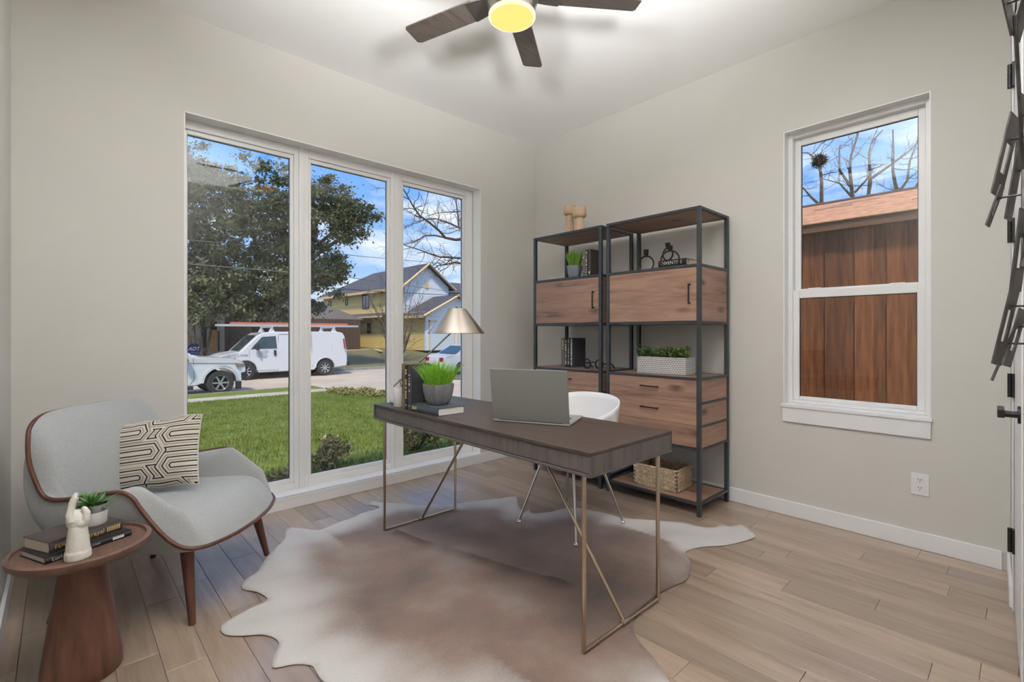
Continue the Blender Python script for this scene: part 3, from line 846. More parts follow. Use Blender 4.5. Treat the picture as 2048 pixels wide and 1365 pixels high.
# ---- throw pillow
def pillow_mat():
    m, nt, b, out = nmat('maze_print'); N, L = nt.nodes, nt.links
    b.inputs['Roughness'].default_value = 0.95; b.inputs['Specular IOR Level'].default_value = 0.2
    tc = N.new('ShaderNodeTexCoord'); sp = N.new('ShaderNodeSeparateXYZ'); L.new(tc.outputs['UV'], sp.inputs[0])
    def mth(op, a, bb=None, c=None):
        n_ = N.new('ShaderNodeMath'); n_.operation = op
        for k, v in enumerate((a, bb, c)):
            if v is None: continue
            if isinstance(v, (int, float)): n_.inputs[k].default_value = v
            else: L.new(v, n_.inputs[k])
        return n_.outputs[0]
    U, V = sp.outputs['X'], sp.outputs['Y']
    # centre x, centre y, half length of the straight run (u and v are 0..0.48 and 0..0.36)
    cells = [(0.115, 0.295, 0.085), (0.175, 0.185, 0.095), (0.120, 0.060, 0.095), (0.445, 0.265, 0.075), (0.445, 0.105, 0.065), (0.335, 0.370, 0.05), (0.32, -0.02, 0.05)]
    best = None
    for cx, cy, hl_ in cells:
        dx = mth('ABSOLUTE', mth('SUBTRACT', U, cx)); dy = mth('ABSOLUTE', mth('SUBTRACT', V, cy))
        e = mth('MAXIMUM', dy, mth('MULTIPLY_ADD', mth('SUBTRACT', dx, hl_), 0.85, mth('MULTIPLY', dy, 0.52)))
        best = e if best is None else mth('MINIMUM', best, e)
    s_ = mth('FRACT', mth('MULTIPLY', best, 36.0))
    rp = N.new('ShaderNodeValToRGB'); rp.color_ramp.interpolation = 'CONSTANT'
    e = rp.color_ramp.elements
    e[0].position = 0.0; e[0].color = rgba(srgb(205, 198, 186)); e[1].position = 0.34; e[1].color = rgba(srgb(38, 36, 44))
    x_ = e.new(0.56); x_.color = rgba(srgb(206, 200, 190)); x_ = e.new(0.78); x_.color = rgba(srgb(160, 146, 128))
    L.new(s_, rp.inputs[0]); L.new(rp.outputs[0], b.inputs['Base Color'])
    nz = N.new('ShaderNodeTexNoise'); nz.inputs['Scale'].default_value = 900; L.new(tc.outputs['UV'], nz.inputs['Vector'])
    bp = N.new('ShaderNodeBump'); bp.inputs['Strength'].default_value = 0.2; bp.inputs['Distance'].default_value = 0.003
    L.new(nz.outputs['Fac'], bp.inputs['Height']); L.new(bp.outputs[0], b.inputs['Normal'])
    return m
PWD, PHT = 0.475, 0.325
def pil(side):
    def fn(u, v):
        a_, b_ = abs(2*u-1), abs(2*v-1)
        th = 0.052*((1-a_**2.6)*(1-b_**2.6))**0.62
        pin = 1-0.045*(1-a_**2)*b_**2; pin2 = 1-0.05*(1-b_**2)*a_**2
        return ((u-0.5)*PWD*pin2, side*th, (v-0.5)*PHT*pin + 0.004*math.sin(u*17)*(b_**4))
    return fn
nu, nv = 34, 26
m = MB().grid(pil(-1), nu, nv); m.grid(pil(1), nu, nv)
t = thing('throw_pillow', 'rectangular throw pillow with a black and tan maze print on the armchair', 'pillow')
pil_o = m.build('pillow_body', pillow_mat(), t, smooth=True)
uv = pil_o.data.uv_layers.new(name='UVMap')
nn = (nu+1)*(nv+1)
for lp in pil_o.data.loops:
    k = lp.vertex_index % nn
    uv.data[lp.index].uv = ((k//(nv+1))/nu*0.48, (k % (nv+1))/nv*0.36)
border = []
f_ = pil(1)
for i in range(nu): border.append(f_(i/nu, 0))
for j in range(nv): border.append(f_(1, j/nv))
for i in range(nu): border.append(f_(1-i/nu, 1))
for j in range(nv): border.append(f_(0, 1-j/nv))
MB().tube(border, 0.0028, 6, closed=True).build('piping', pm('pillow_piping', srgb(200, 194, 184), 0.9), t, smooth=True)
# stands on the seat facing the near arm, leaning into the far back corner, slightly rolled
t.location = (-3.185, -0.555, 0.605)
t.rotation_mode = 'XYZ'
t.rotation_euler = (R(-16), R(-7.5), R(-43.1))
RUG_OUTLINE = [(-3.032, -1.198), (-3.005, -1.162), (-2.904, -1.123), (-2.847, -1.113), (-2.83, -1.082), (-2.847, -1.004), (-2.888, -0.927), (-2.862, -0.852), (-2.787, -0.796), (-2.693, -0.644), (-2.567, -0.498), (-2.506, -0.356), (-2.446, -0.402), (-2.373, -0.508), (-2.259, -0.474), (-2.146, -0.459), (-2.057, -0.428), (-1.951, -0.427), (-1.93, -0.377), (-1.959, -0.315), (-1.915, -0.268), (-1.88, -0.331), (-1.76, -0.472), (-1.716, -0.542), (-1.603, -0.669), (-1.449, -0.741), (-1.335, -0.781), (-1.229, -0.834), (-1.113, -0.881), (-1.227, -1.02), (-1.293, -1.143), (-1.226, -1.126), (-1.259, -1.194), (-1.146, -1.254), (-1.057, -1.27), (-0.971, -1.316), (-0.938, -1.428), (-0.898, -1.613), (-0.85, -1.702), (-0.752, -1.835), (-0.685, -1.945), (-0.673, -2.026), (-0.618, -2.094), (-0.547, -2.104), (-0.548, -2.154), (-0.468, -2.195), (-0.557, -2.302), (-0.635, -2.305), (-0.809, -2.248), (-0.928, -2.165), (-1.055, -2.132), (-1.138, -2.202), (-1.25, -2.252), (-1.336, -2.279), (-1.433, -2.262), (-1.557, -2.25), (-1.668, -2.256), (-1.759, -2.275), (-1.84, -2.313), (-1.897, -2.386), (-1.932, -2.459), (-1.971, -2.519), (-2.003, -2.562), (-2.1, -2.7), (-2.22, -2.8), (-2.36, -2.78), (-2.46, -2.6), (-2.58, -2.42), (-2.66, -2.22), (-2.8, -2.1), (-2.86, -1.98), (-2.83, -1.86), (-2.852, -1.758), (-2.85, -1.693), (-2.852, -1.657), (-2.891, -1.613), (-2.947, -1.587), (-2.951, -1.565), (-2.927, -1.508), (-2.897, -1.462), (-2.896, -1.408), (-2.925, -1.353), (-2.982, -1.311), (-3.03, -1.255)]
# ================================================================ cowhide rug
def catmull_closed(P, n):
    out = []; m_ = len(P)
    for i in range(m_):
        p0, p1, p2, p3 = [Vector(P[(i+k) % m_]) for k in (-1, 0, 1, 2)]
        for j in range(n):
            u = j/n
            out.append(0.5*((2*p1)+(-p0+p2)*u+(2*p0-5*p1+4*p2-p3)*u*u+(-p0+3*p1-3*p2+p3)*u**3))
    return out
RC = Vector((-1.95, -1.45))
rug = catmull_closed(RUG_OUTLINE, 3)
white_idx = [i for i, p in enumerate(rug) if not (p.y < -2.12 and p.x > -2.05 and not (p.x > -1.0)) ]
def seg_dist(p, a, b):
    ab = b-a; L2 = ab.length_squared
    u = 0 if L2 == 0 else max(0, min(1, (p-a).dot(ab)/L2))
    return (p-(a+ab*u)).length
def inside(p):
    c = False; j = len(rug)-1
    for i in range(len(rug)):
        a, b = rug[i], rug[j]
        if (a.y > p.y) != (b.y > p.y) and p.x < (b.x-a.x)*(p.y-a.y)/(b.y-a.y)+a.x: c = not c
        j = i
    return c
pts = list(rug); nb = len(rug)
gx = 0.026; iy = 0
yy = -2.85
while yy < -0.2:
    xx = -3.1 + (gx/2 if iy % 2 else 0)
    while xx < -0.4:
        p = Vector((xx, yy))
        if inside(p) and min((p-q).length for q in rug) > 0.013: pts.append(p)
        xx += gx
    yy += gx*0.87; iy += 1
res = delaunay_2d_cdt([Vector((p.x, p.y)) for p in pts], [(i, (i+1) % nb) for i in range(nb)], [], 1, 1e-5)
rv, rf = res[0], res[2]
SP = [Vector(p) for p in ((-2.06, -.854), (-2.024, -1.089), (-1.96, -1.307), (-1.89, -1.558), (-1.828, -1.784), (-1.78, -1.914))]
verts = []; wht = []; spn = []
RUGA = np.array([(p.x, p.y) for p in rug]); WI = np.zeros(nb, bool); WI[white_idx] = True
for v in rv:
    dist = np.hypot(RUGA[:, 0]-v.x, RUGA[:, 1]-v.y)
    de_ = float(dist.min()); dw = float(dist[WI].min()) if WI.any() else 9
    ds = min(seg_dist(v, SP[i], SP[i+1]) for i in range(len(SP)-1))
    nz = mnoise.noise(Vector((v.x*2.2, v.y*2.2, 1.0))); nz2 = mnoise.noise(Vector((v.x*7, v.y*7, 4.0)))
    z = 0.006 + 0.0025*max(0, nz2)*sst(0.02, 0.15, de_)
    z += 0.020*math.exp(-(ds/0.020)**2)*sst(0.02, 0.2, de_)
    # curling edge
    z += 0.006*max(0, mnoise.noise(Vector((v.x*5, v.y*5, 9.0))))*(1-sst(0.0, 0.05, de_))
    verts.append((v.x, v.y, z))
    wid_ = 0.26 + 0.20*nz
    if v.x < -2.35: wid_ += 0.16
    if v.x > -1.0: wid_ += 0.25
    w_ = 1-sst(0.02, max(0.08, wid_), dw + 0.06*nz2)
    wht.append(w_); spn.append(math.exp(-((ds+0.01*nz2)/0.030)**2)*(0.6+0.8*nz2))
me = bpy.data.meshes.new('cowhide_rug'); me.from_pydata(verts, [], [tuple(f) for f in rf]); me.update()
at = me.attributes.new('pale', 'FLOAT', 'POINT')
at.data.foreach_set('value', wht)
at = me.attributes.new('dorsal', 'FLOAT', 'POINT'); at.data.foreach_set('value', spn)
m, nt, b, out = nmat('cowhide'); N, L = nt.nodes, nt.links
b.inputs['Roughness'].default_value = 0.85; b.inputs['Sheen Weight'].default_value = 0.25; b.inputs['Specular IOR Level'].default_value = 0.25
an = N.new('ShaderNodeAttribute'); an.attribute_name = 'pale'
tc = N.new('ShaderNodeTexCoord')
n1 = N.new('ShaderNodeTexNoise'); n1.inputs['Scale'].default_value = 2.6; n1.inputs['Detail'].default_value = 6; L.new(tc.outputs['Object'], n1.inputs['Vector'])
n2 = N.new('ShaderNodeTexNoise'); n2.inputs['Scale'].default_value = 110; n2.inputs['Detail'].default_value = 4; L.new(tc.outputs['Object'], n2.inputs['Vector'])
r1 = N.new('ShaderNodeValToRGB'); e = r1.color_ramp.elements
e[0].position = 0.30; e[0].color = rgba(srgb(104, 88, 80)); e[1].position = 0.72; e[1].color = rgba(srgb(150, 136, 126))
x_ = e.new(0.52); x_.color = rgba(srgb(130, 106, 92))
L.new(n1.outputs['Fac'], r1.inputs[0])
ma = N.new('ShaderNodeMath'); ma.operation = 'MULTIPLY_ADD'; ma.inputs[1].default_value = 0.28; 
sb = N.new('ShaderNodeMath'); sb.operation = 'SUBTRACT'; sb.inputs[1].default_value = 0.5; L.new(n2.outputs['Fac'], sb.inputs[0])
L.new(sb.outputs[0], ma.inputs[0]); L.new(an.outputs['Fac'], ma.inputs[2])
mx = N.new('ShaderNodeMix'); mx.data_type = 'RGBA'; mx.clamp_factor = True
L.new(ma.outputs[0], mx.inputs['Factor']); L.new(r1.outputs[0], mx.inputs['A']); mx.inputs['B'].default_value = rgba(srgb(192, 188, 183))
mm = N.new('ShaderNodeMix'); mm.data_type = 'RGBA'; mm.blend_type = 'MULTIPLY'; mm.inputs['Factor'].default_value = 0.35
L.new(mx.outputs['Result'], mm.inputs['A']); L.new(n2.outputs['Color'], mm.inputs['B'])
hv = N.new('ShaderNodeHueSaturation'); hv.inputs['Saturation'].default_value = 0.95; hv.inputs['Value'].default_value = 1.15
L.new(mx.outputs['Result'], hv.inputs['Color']); hv.inputs['Value'].default_value = 1.0
an2 = N.new('ShaderNodeAttribute'); an2.attribute_name = 'dorsal'
mz = N.new('ShaderNodeMix'); mz.data_type = 'RGBA'; mz.clamp_factor = True
L.new(an2.outputs['Fac'], mz.inputs['Factor']); L.new(hv.outputs[0], mz.inputs['A']); mz.inputs['B'].default_value = rgba(srgb(78, 60, 52))
L.new(mz.outputs['Result'], b.inputs['Base Color'])
bp = N.new('ShaderNodeBump'); bp.inputs['Strength'].default_value = 0.35; bp.inputs['Distance'].default_value = 0.004
L.new(n2.outputs['Fac'], bp.inputs['Height']); L.new(bp.outputs[0], b.inputs['Normal'])
ro = mkobj('cowhide_rug', me, m, None, True)
sd_ = ro.modifiers.new('thick', 'SOLIDIFY'); sd_.thickness = 0.0035; sd_.offset = -1
tag(ro, 'brown and cream cowhide rug spread on the plank floor under the desk', 'rug')

# ================================================================ side table and what stands on it
TX, TY, TZ = -3.441, -1.148, 0.44
t = thing('side_table', 'round walnut side table on a conical wooden pedestal', 'side table', (TX, TY, 0))
autosmooth(MB().lathe([(0.0005, 0.413), (0.10, 0.413), (0.176, 0.416), (0.190, 0.430), (0.192, 0.447), (0.187, 0.450), (0.178, 0.450), (0.175, 0.441), (0.172, 0.440), (0.0005, 0.440)], 72).build('table_top', K['tabletop'], t), 50)
autosmooth(MB().lathe([(0.104, 0.0), (0.110, 0.010), (0.108, 0.05), (0.088, 0.20), (0.068, 0.33), (0.060, 0.395), (0.060, 0.413)], 48).build('pedestal', K['tablebase'], t), 40)

def book(name, label, M, L_, D_, T_, cov, pages, texts=(), group=None, bands=(), flip=False):
    """local: x along the spine, y from spine into the pages, z thickness; M places it. texts: (string, x, size, material)"""
    t = thing(name, label, 'book', (0,0,0), 0, group)
    t.matrix_world = M
    bt = 0.0025
    m = MB()
    m.box(0, L_, 0, D_, 0, bt); m.box(0, L_, 0, D_, T_-bt, T_)
    # rounded spine
    pr = [(0.004, 0.0), (-0.001, T_*0.15), (-0.0035, T_*0.35), (-0.004, T_*0.5), (-0.0035, T_*0.65), (-0.001, T_*0.85), (0.004, T_), (0.006, T_), (0.002, T_*0.5), (0.006, 0.0)]
    o_ = len(m.v); k = len(pr)
    m.v += [(0, p[0], p[1]) for p in pr] + [(L_, p[0], p[1]) for p in pr]
    m.f.append(tuple(range(o_, o_+k))[::-1]); m.f.append(tuple(range(o_+k, o_+2*k)))
    for i in range(k): m.f.append((o_+i, o_+(i+1) % k, o_+k+(i+1) % k, o_+k+i))
    m.build('cover', cov, t)
    MB().box(0.003, L_-0.003, 0.004, D_-0.004, bt, T_-bt).build('pages', pages, t)
    for s_, x_, sz, mt in texts:
        if flip: text('spine_text', s_, sz, mt, t, frame((x_, -0.0046, T_/2), (-1, 0, 0), (0, 0, -1)), 0.0003)
        else: text('spine_text', s_, sz, mt, t, frame((x_, -0.0046, T_/2), (1, 0, 0), (0, 0, 1)), 0.0003)
    if bands:
        g = MB()
        for x_, w_, mt in bands: g.box(x_, x_+w_, -0.0047, -0.0042, T_*0.28, T_*0.72)
        g.build('spine_band', bands[0][2], t)
    return t

def marks(a, b, seed, mat):
    """rows of small strokes standing for lettering too small to read"""
    rg = random.Random(seed); out = []; x = a
    while x < b:
        w = rg.uniform(0.0025, 0.007); out.append((x, w, mat)); x += w+rg.choice([0.0015, 0.002, 0.003, 0.010])
    return out
def bM(o, x, y):   # origin, spine direction, page direction
    return frame(o, x, y)
# lower then upper book on the side table (spine towards the room, -y side)
sx_ = Vector((-3.308+3.533, -1.153+1.252, 0)).normalized(); sy_ = Vector((-sx_.y, sx_.x, 0))
book('hardcover_book', 'black hardback at the bottom of the pair on the round side table', bM((-3.533, -1.252, TZ), sx_, sy_), 0.246, 0.155, 0.021, K['cov_black'], K['pageswhite'],
     [('Lucky', 0.016, 0.016, K['paleink']), ('LY POR', 0.122, 0.008, K['paleink'])], 'books on the side table', [(0.185, 0.035, K['paleink'])])
sx2 = Vector((-3.335+3.523, -1.134+1.231, 0)).normalized(); sy2 = Vector((-sx2.y, sx2.x, 0))
book('hardcover_book', 'brown hardback with gold lettering lying on top of a black book', bM((-3.523, -1.226, TZ+0.021), sx2, sy2), 0.214, 0.142, 0.037, K['cov_brown'], K['pages'],
     [('FERN M', 0.012, 0.019, K['gold']), ('Betrayal', 0.083, 0.022, K['gold'])], 'books on the side table', [(0.163+k*0.0055, 0.0032, K['gold']) for k in range(8)])
# hand sculpture
t = thing('hand_sculpture', 'white plaster hand sculpture with raised fingers on the round side table', 'sculpture', (-3.455, -1.262, TZ), R(-10))
m = MB().lathe([(0.0005, 0.0), (0.034, 0.0), (0.035, 0.006), (0.034, 0.024), (0.0325, 0.026), (0.0315, 0.03), (0.029, 0.06), (0.0255, 0.092), (0.024, 0.105), (0.0005, 0.106)], 32)
# palm facing +x side, fingers upright at the -x side
m.ball((-0.002, 0.0, 0.125), 0.029, 0.025, 0.034, 16, 12)
m.ball((0.010, -0.004, 0.118), 0.022, 0.022, 0.020, 14, 10)
for (y0_, ln, rr_) in ((-0.0165, 0.060, 0.0085), (-0.0055, 0.070, 0.0088), (0.0055, 0.066, 0.0086), (0.0160, 0.052, 0.0076)):
    zt = 0.140
    m.tube([(-0.014, y0_*1.05, 0.125), (-0.018, y0_*1.05, zt+0.008), (-0.017, y0_, zt+0.35*ln), (-0.013, y0_*0.95, zt+0.70*ln), (-0.005, y0_*0.9, zt+1.0*ln), (-0.002, y0_*0.9, zt+1.09*ln)],
           [0.011, 0.0105, rr_+0.0005, rr_*0.97, rr_*0.85, rr_*0.4], 10)
m.tube([(0.012, -0.010, 0.112), (0.022, -0.012, 0.130), (0.0235, -0.011, 0.148), (0.0165, -0.010, 0.163), (0.014, -0.0095, 0.169)], [0.0135, 0.0125, 0.0105, 0.0085, 0.004], 10)
hs = m.build('hand', K['plaster'], t, fix=True)
rm = hs.modifiers.new('remesh', 'REMESH'); rm.mode = 'VOXEL'; rm.voxel_size = 0.0022; rm.use_smooth_shade = True
sm = hs.modifiers.new('smooth', 'SMOOTH'); sm.factor = 0.5; sm.iterations = 3
# succulent
t = thing('potted_succulent', 'green spiky succulent in a white cylinder pot with grey rim, on the books', 'plant', (-3.413, -1.108, TZ+0.0582), R(20))
MB().lathe([(0.0005, 0), (0.038, 0), (0.040, 0.003), (0.0425, 0.046), (0.0425, 0.047), (0.0385, 0.047), (0.0385, 0.05)], 40).build('pot', K['ceramicwhite'], t, smooth=False)
MB().lathe([(0.0428, 0.046), (0.0440, 0.069), (0.0430, 0.070), (0.0400, 0.069), (0.0395, 0.050)], 40, cap=False).build('pot_band', K['ceramicgrey'], t, smooth=True)
autosmooth(bpy.data.objects[t.children[0].name], 40)
MB().lathe([(0.0005, 0.060), (0.039, 0.060)], 24, cap=False).build('soil', K['soil'], t)
rg = random.Random(5)
for ri, (cnt, el, ln) in enumerate(((10, 10, 0.080), (9, 30, 0.076), (8, 50, 0.062), (5, 72, 0.042))):
    for k in range(cnt):
        az = 2*math.pi*(k+0.5*(ri % 2))/cnt + rg.uniform(-.15, .15); e_ = R(el+rg.uniform(-8, 8)); l_ = ln*rg.uniform(.85, 1.15)
        mb = MB(); mm_ = 6
        for i in range(mm_+1):
            u = i/mm_; w_ = 0.0088*(math.sin(math.pi*min(1, 0.18+u*0.82))**0.7)*(1-u**5) + 0.0002
            rr_ = l_*u; zz = -0.010*math.sin(u*math.pi*.5)*(1 if el < 40 else .3)*u
            for s_, h_ in ((-1, 0.002), (0, -0.0025), (1, 0.002), (0, 0.0016)):
                mb.v.append((rr_, s_*w_, zz+h_*(1-u)))
        for i in range(mm_):
            for q in range(4):
                a_ = i*4+q; b_ = i*4+(q+1) % 4
                mb.f.append((a_, b_, b_+4, a_+4))
        Mx = Matrix.Translation((0, 0, 0.062)) @ Matrix.Rotation(az, 4, 'Z') @ Matrix.Rotation(-e_, 4, 'Y') @ Matrix.Translation((0.004, 0, 0))
        mb.xf(Mx); mb.build('leaf', K['succulent'], t, smooth=True)

# ================================================================ things on the desk
DZ = DZ1
t = thing('pillar_candle', 'white glass jar candle at the corner of the desk beside upright books', 'candle', (-2.060, -0.893, DZ))
autosmooth(MB().lathe([(0.0005, 0.0), (0.032, 0.0), (0.034, 0.003), (0.034, 0.103), (0.032, 0.106), (0.0295, 0.106), (0.029, 0.098), (0.0005, 0.097)], 40).build('candle_body', K['candlewax'], t))
MB().tube([(0, 0, 0.097), (0.001, 0, 0.108)], 0.0012, 6).build('wick', K['black'], t)
up = Vector((0, 0, 1))
# upright books : spine faces -x ; spine direction up, pages towards +x ; thickness along +y ... frame z = up x px
def upright(label, x, y_lo, th, ht, dp, cov, pg, group, texts=(), bands=(), yaw=0.0, z=DZ, lean=0.0):
    px = Vector((math.cos(yaw), math.sin(yaw), 0)); u_ = Vector((math.sin(lean)*px.y*-1, math.sin(lean)*px.x, math.cos(lean)))
    return book('hardcover_book', label, frame((x, y_lo, z), u_, px), ht, dp, th, cov, pg, texts, group, bands, True)
upright('tan spined tall book standing next to the white candle', -2.090, -1.004, 0.033, 0.252, 0.165, K['cov_tan'], K['pages'], 'books on the desk', (), marks(0.09, 0.22, 1, K['cov_black']))
upright('black book with gold lettering standing between two other books on the desk', -2.090, -1.0405, 0.036, 0.246, 0.165, K['cov_black'], K['pages'], 'books on the desk', (), marks(0.06, 0.17, 2, K['gold'])+[(0.195, 0.012, K['gold']), (0.212, 0.01, K['gold']), (0.02, 0.008, K['gold'])])
upright('charcoal book with silver marks standing next to the flat book on the desk', -2.090, -1.074, 0.033, 0.240, 0.165, K['cov_char'], K['pages'], 'books on the desk', (), [(0.10, 0.004, K['paleink']), (0.108, 0.004, K['paleink']), (0.135, 0.014, K['paleink']), (0.158, 0.004, K['paleink']), (0.172, 0.004, K['paleink']), (0.19, 0.006, K['paleink']), (0.02, 0.005, K['paleink'])])
book('hardcover_book', 'slate blue hardback lying flat under the grey grass pot on the desk', frame((-2.094, -1.084, DZ), (0, -1, 0), (1, 0, 0)), 0.252, 0.168, 0.0395, K['cov_blue'], K['pageswhite'], (), 'books on the desk', [(0.010+k*0.012, 0.007, K['gold']) for k in range(4)])
# ---- grass pots
def square_pot(name, label, loc, rz, top, bot, h, potmat, blade, nblades, bh, spread, seed, group):
    t = thing(name, label, 'plant', loc, rz, group)
    def rs(a, th, e=0.42):
        c, s_ = math.cos(th), math.sin(th)
        return (a*math.copysign(abs(c)**e, c), a*math.copysign(abs(s_)**e, s_))
    prof = [(bot*0.90, 0.0), (bot, 0.004), (bot+(top-bot)*0.45, h*0.25), (bot+(top-bot)*0.78, h*0.55), (bot+(top-bot)*0.96, h*0.85), (top, h), (top-0.004, h), (top-0.006, h*0.88), (top-0.010, h*0.84)]
    m = MB(); n_ = 48
    for r_, z_ in prof:
        for k in range(n_):
            x_, y_ = rs(r_, 2*math.pi*k/n_); m.v.append((x_, y_, z_))
    for i in range(len(prof)-1):
        for k in range(n_): m.f.append((i*n_+k, i*n_+(k+1) % n_, (i+1)*n_+(k+1) % n_, (i+1)*n_+k))
    m.f.append(tuple(range(n_))[::-1])
    autosmooth(m.build('pot', potmat, t), 45)
    m = MB(); m.v = [rs(top-0.010, 2*math.pi*k/n_)+(h*0.845,) for k in range(n_)]; m.f = [tuple(range(n_))]
    m.build('soil', K['soil'], t, fix=False)
    rg = random.Random(seed); m = MB()
    for k in range(nblades):
        u, v = rg.uniform(-1, 1), rg.uniform(-1, 1)
        bx, by = u*(top-0.018), v*(top-0.018)
        d = math.hypot(u, v); az = math.atan2(v, u)+rg.uniform(-.4, .4)
        tip = spread*d*rg.uniform(.5, 1.15)
        hh_ = bh*rg.uniform(.72, 1.08)*(1-0.12*d); w_ = rg.uniform(.0016, .0028)
        pa = rg.uniform(0, math.pi); wx, wy = w_*math.cos(pa), w_*math.sin(pa)
        o_ = len(m.v)
        for q in range(4):
            s_ = q/4; xx = bx+math.cos(az)*tip*s_**1.7; yy = by+math.sin(az)*tip*s_**1.7; zz = h*0.84+hh_*s_
            ww = 1-0.55*s_**2
            m.v += [(xx-wx*ww, yy-wy*ww, zz), (xx+wx*ww, yy+wy*ww, zz)]
        m.v.append((bx+math.cos(az)*tip, by+math.sin(az)*tip, h*0.84+hh_))
        for q in range(3): m.f.append((o_+2*q, o_+2*q+1, o_+2*q+3, o_+2*q+2))
        m.f.append((o_+6, o_+7, o_+8))
    g = m.build('grass_blades', blade, t, fix=False); g['kind'] = 'stuff'
    return t
square_pot('grass_pot', 'bright green grass in a dark concrete pot on the slate book', (-2.006, -1.208, DZ+0.0398), R(4), 0.070, 0.046, 0.112, K['concrete'], K['grassblade'], 420, 0.150, 0.075, 2, 'grass pots')
# ---- desk lamp
t = thing('desk_lamp', 'brushed nickel desk lamp with a conical shade and slanting arm', 'desk lamp', (-1.985, -0.790, DZ))
autosmooth(MB().lathe([(0.0005, 0), (0.068, 0), (0.070, 0.003), (0.070, 0.010), (0.067, 0.013), (0.008, 0.015), (0.0005, 0.015)], 40).build('base', K['nickel'], t))
piv = Vector((-0.005, 0.013, 0.135)); shc = Vector((0.210, -0.270, 0.455))
dirv = (shc-piv).normalized()
m = MB().tube([(0, 0, 0.014), (0.0, 0.0, 0.085), tuple(piv)], 0.0045, 10)
autosmooth(m.build('post', K['nickel'], t))
m = MB().tube([tuple(piv-dirv*0.055), tuple(shc)], 0.0048, 10)
autosmooth(m.build('arm', K['nickel'], t))
autosmooth(MB().tube([tuple(piv-Vector((.008, .008, 0))), tuple(piv+Vector((.008, .008, 0)))], 0.008, 12).build('joint', K['nickel'], t))
zb, zt = 0.425, 0.570
sh = MB(); n_ = 64; prof = [(0.168, zb-0.004), (0.168, zb), (0.056, zt), (0.0005, zt+0.001), (0.0005, zt-0.002), (0.054, zt-0.003), (0.1655, zb), (0.1655, zb-0.004), (0.168, zb-0.004)]
sh.lathe(prof, n_, (shc.x, shc.y, 0), cap=False)
sho = autosmooth(sh.build('shade', K['nickel'], t), 30)
MB().lathe([(0.0005, zt), (0.006, zt), (0.006, zt+0.008), (0.004, zt+0.010), (0.0005, zt+0.010)], 16, (shc.x, shc.y, 0)).build('finial', K['black'], sho)
autosmooth(MB().tube([tuple(shc), (shc.x, shc.y, zt-0.001)], 0.012, 14).build('socket', K['nickel'], t))
MB().ball((shc.x, shc.y, shc.z+0.01), 0.026, n=14, m=10).build('bulb', K['candlewax'], t, smooth=True)

# ================================================================ things on the bookcases
def candlestick(label, loc, rh, h):
    t = thing('wooden_candlestick', label, 'candlestick', loc, 0, 'turned wooden candlesticks')
    hd = rh*1.55
    autosmooth(MB().lathe([(0.0005, 0), (rh*0.78, 0), (rh*0.76, h*0.08), (rh*0.60, (h-hd)*0.75), (rh*0.58, h-hd), (rh*0.80, h-hd+0.004), (rh*0.97, h-hd+0.016), (rh, h-hd*0.6), (rh*0.985, h-0.005), (rh*0.94, h), (rh*0.42, h), (rh*0.40, h-0.02), (0.0005, h-0.02)], 36).build('body', K['ash'], t), 35)
candlestick('taller turned pale wood candlestick on top of the corner bookcase', (-0.285, -0.682, 1.990), 0.054, 0.283)
candlestick('shorter turned pale wood candlestick on top of the corner bookcase', (-0.360, -0.848, 1.990), 0.057, 0.224)
S2, S4, S6 = 1.622, 0.888, 0.086
t = thing('thin_book', 'thin black book lying under the blue grey pot on the corner bookcase', 'book', (-0.365, -0.790, S2))
MB().box(-0.085, 0.085, -0.075, 0.115, 0, 0.003).build('cover', K['cov_black'], t)
MB().box(-0.082, 0.082, -0.072, 0.112, 0.003, 0.009).build('pages', K['pageswhite'], t)
MB().box(-0.085, 0.085, -0.075, 0.115, 0.009, 0.012).build('cover', K['cov_black'], t)
square_pot('grass_pot', 'green grass in a blue grey pot on the upper shelf of the corner bookcase', (-0.365, -0.800, S2+0.0121), R(24), 0.058, 0.040, 0.100, K['zinc'], K['grassblade2'], 340, 0.150, 0.035, 7, 'grass pots')
upright('grey spined book standing next to the blue grey pot', -0.40, -0.940, 0.030, 0.222, 0.16, K['cov_grey'], K['pages'], 'books on the upper corner shelf', (), [(0.05, 0.004, K['paleink']), (0.16, 0.01, K['paleink'])], z=S2)
upright('black book with white spine lettering standing between two books on the upper shelf', -0.40, -0.967, 0.025, 0.225, 0.16, K['cov_black'], K['pages'], 'books on the upper corner shelf', (), marks(0.02, 0.205, 3, K['paleink']), z=S2)
upright('brown book standing nearest the bookcase post on the upper shelf', -0.40, -0.996, 0.026, 0.226, 0.16, K['cov_brown'], K['pages'], 'books on the upper corner shelf', (), [(0.03, 0.02, K['paleink'])], z=S2)
yy_ = -0.682
for k, (lab, th, cv, tx, bd) in enumerate((('olive spined book standing at the end of the row on the middle corner shelf', 0.037, 'cov_grey', (), marks(0.15, 0.235, 4, K['gold'])),
        ('black book with small white spine lettering in the middle corner shelf row', 0.026, 'cov_black', (), marks(0.02, 0.225, 5, K['paleink'])),
        ('black book with cream banded spine in the middle corner shelf row', 0.027, 'cov_black', (), marks(0.02, 0.235, 7, K['pages'])),
        ('charcoal book with white script on its spine next to the black eyeglasses', 0.032, 'cov_char', (), marks(0.02, 0.235, 6, K['paleink'])))):
    upright(lab, -0.352, yy_, th, 0.245, 0.165, K[cv], K['pages'], 'books on the middle corner shelf', tx, bd, z=S4)
    yy_ -= (0.026, 0.027, 0.032, 0)[k] + 0.0025
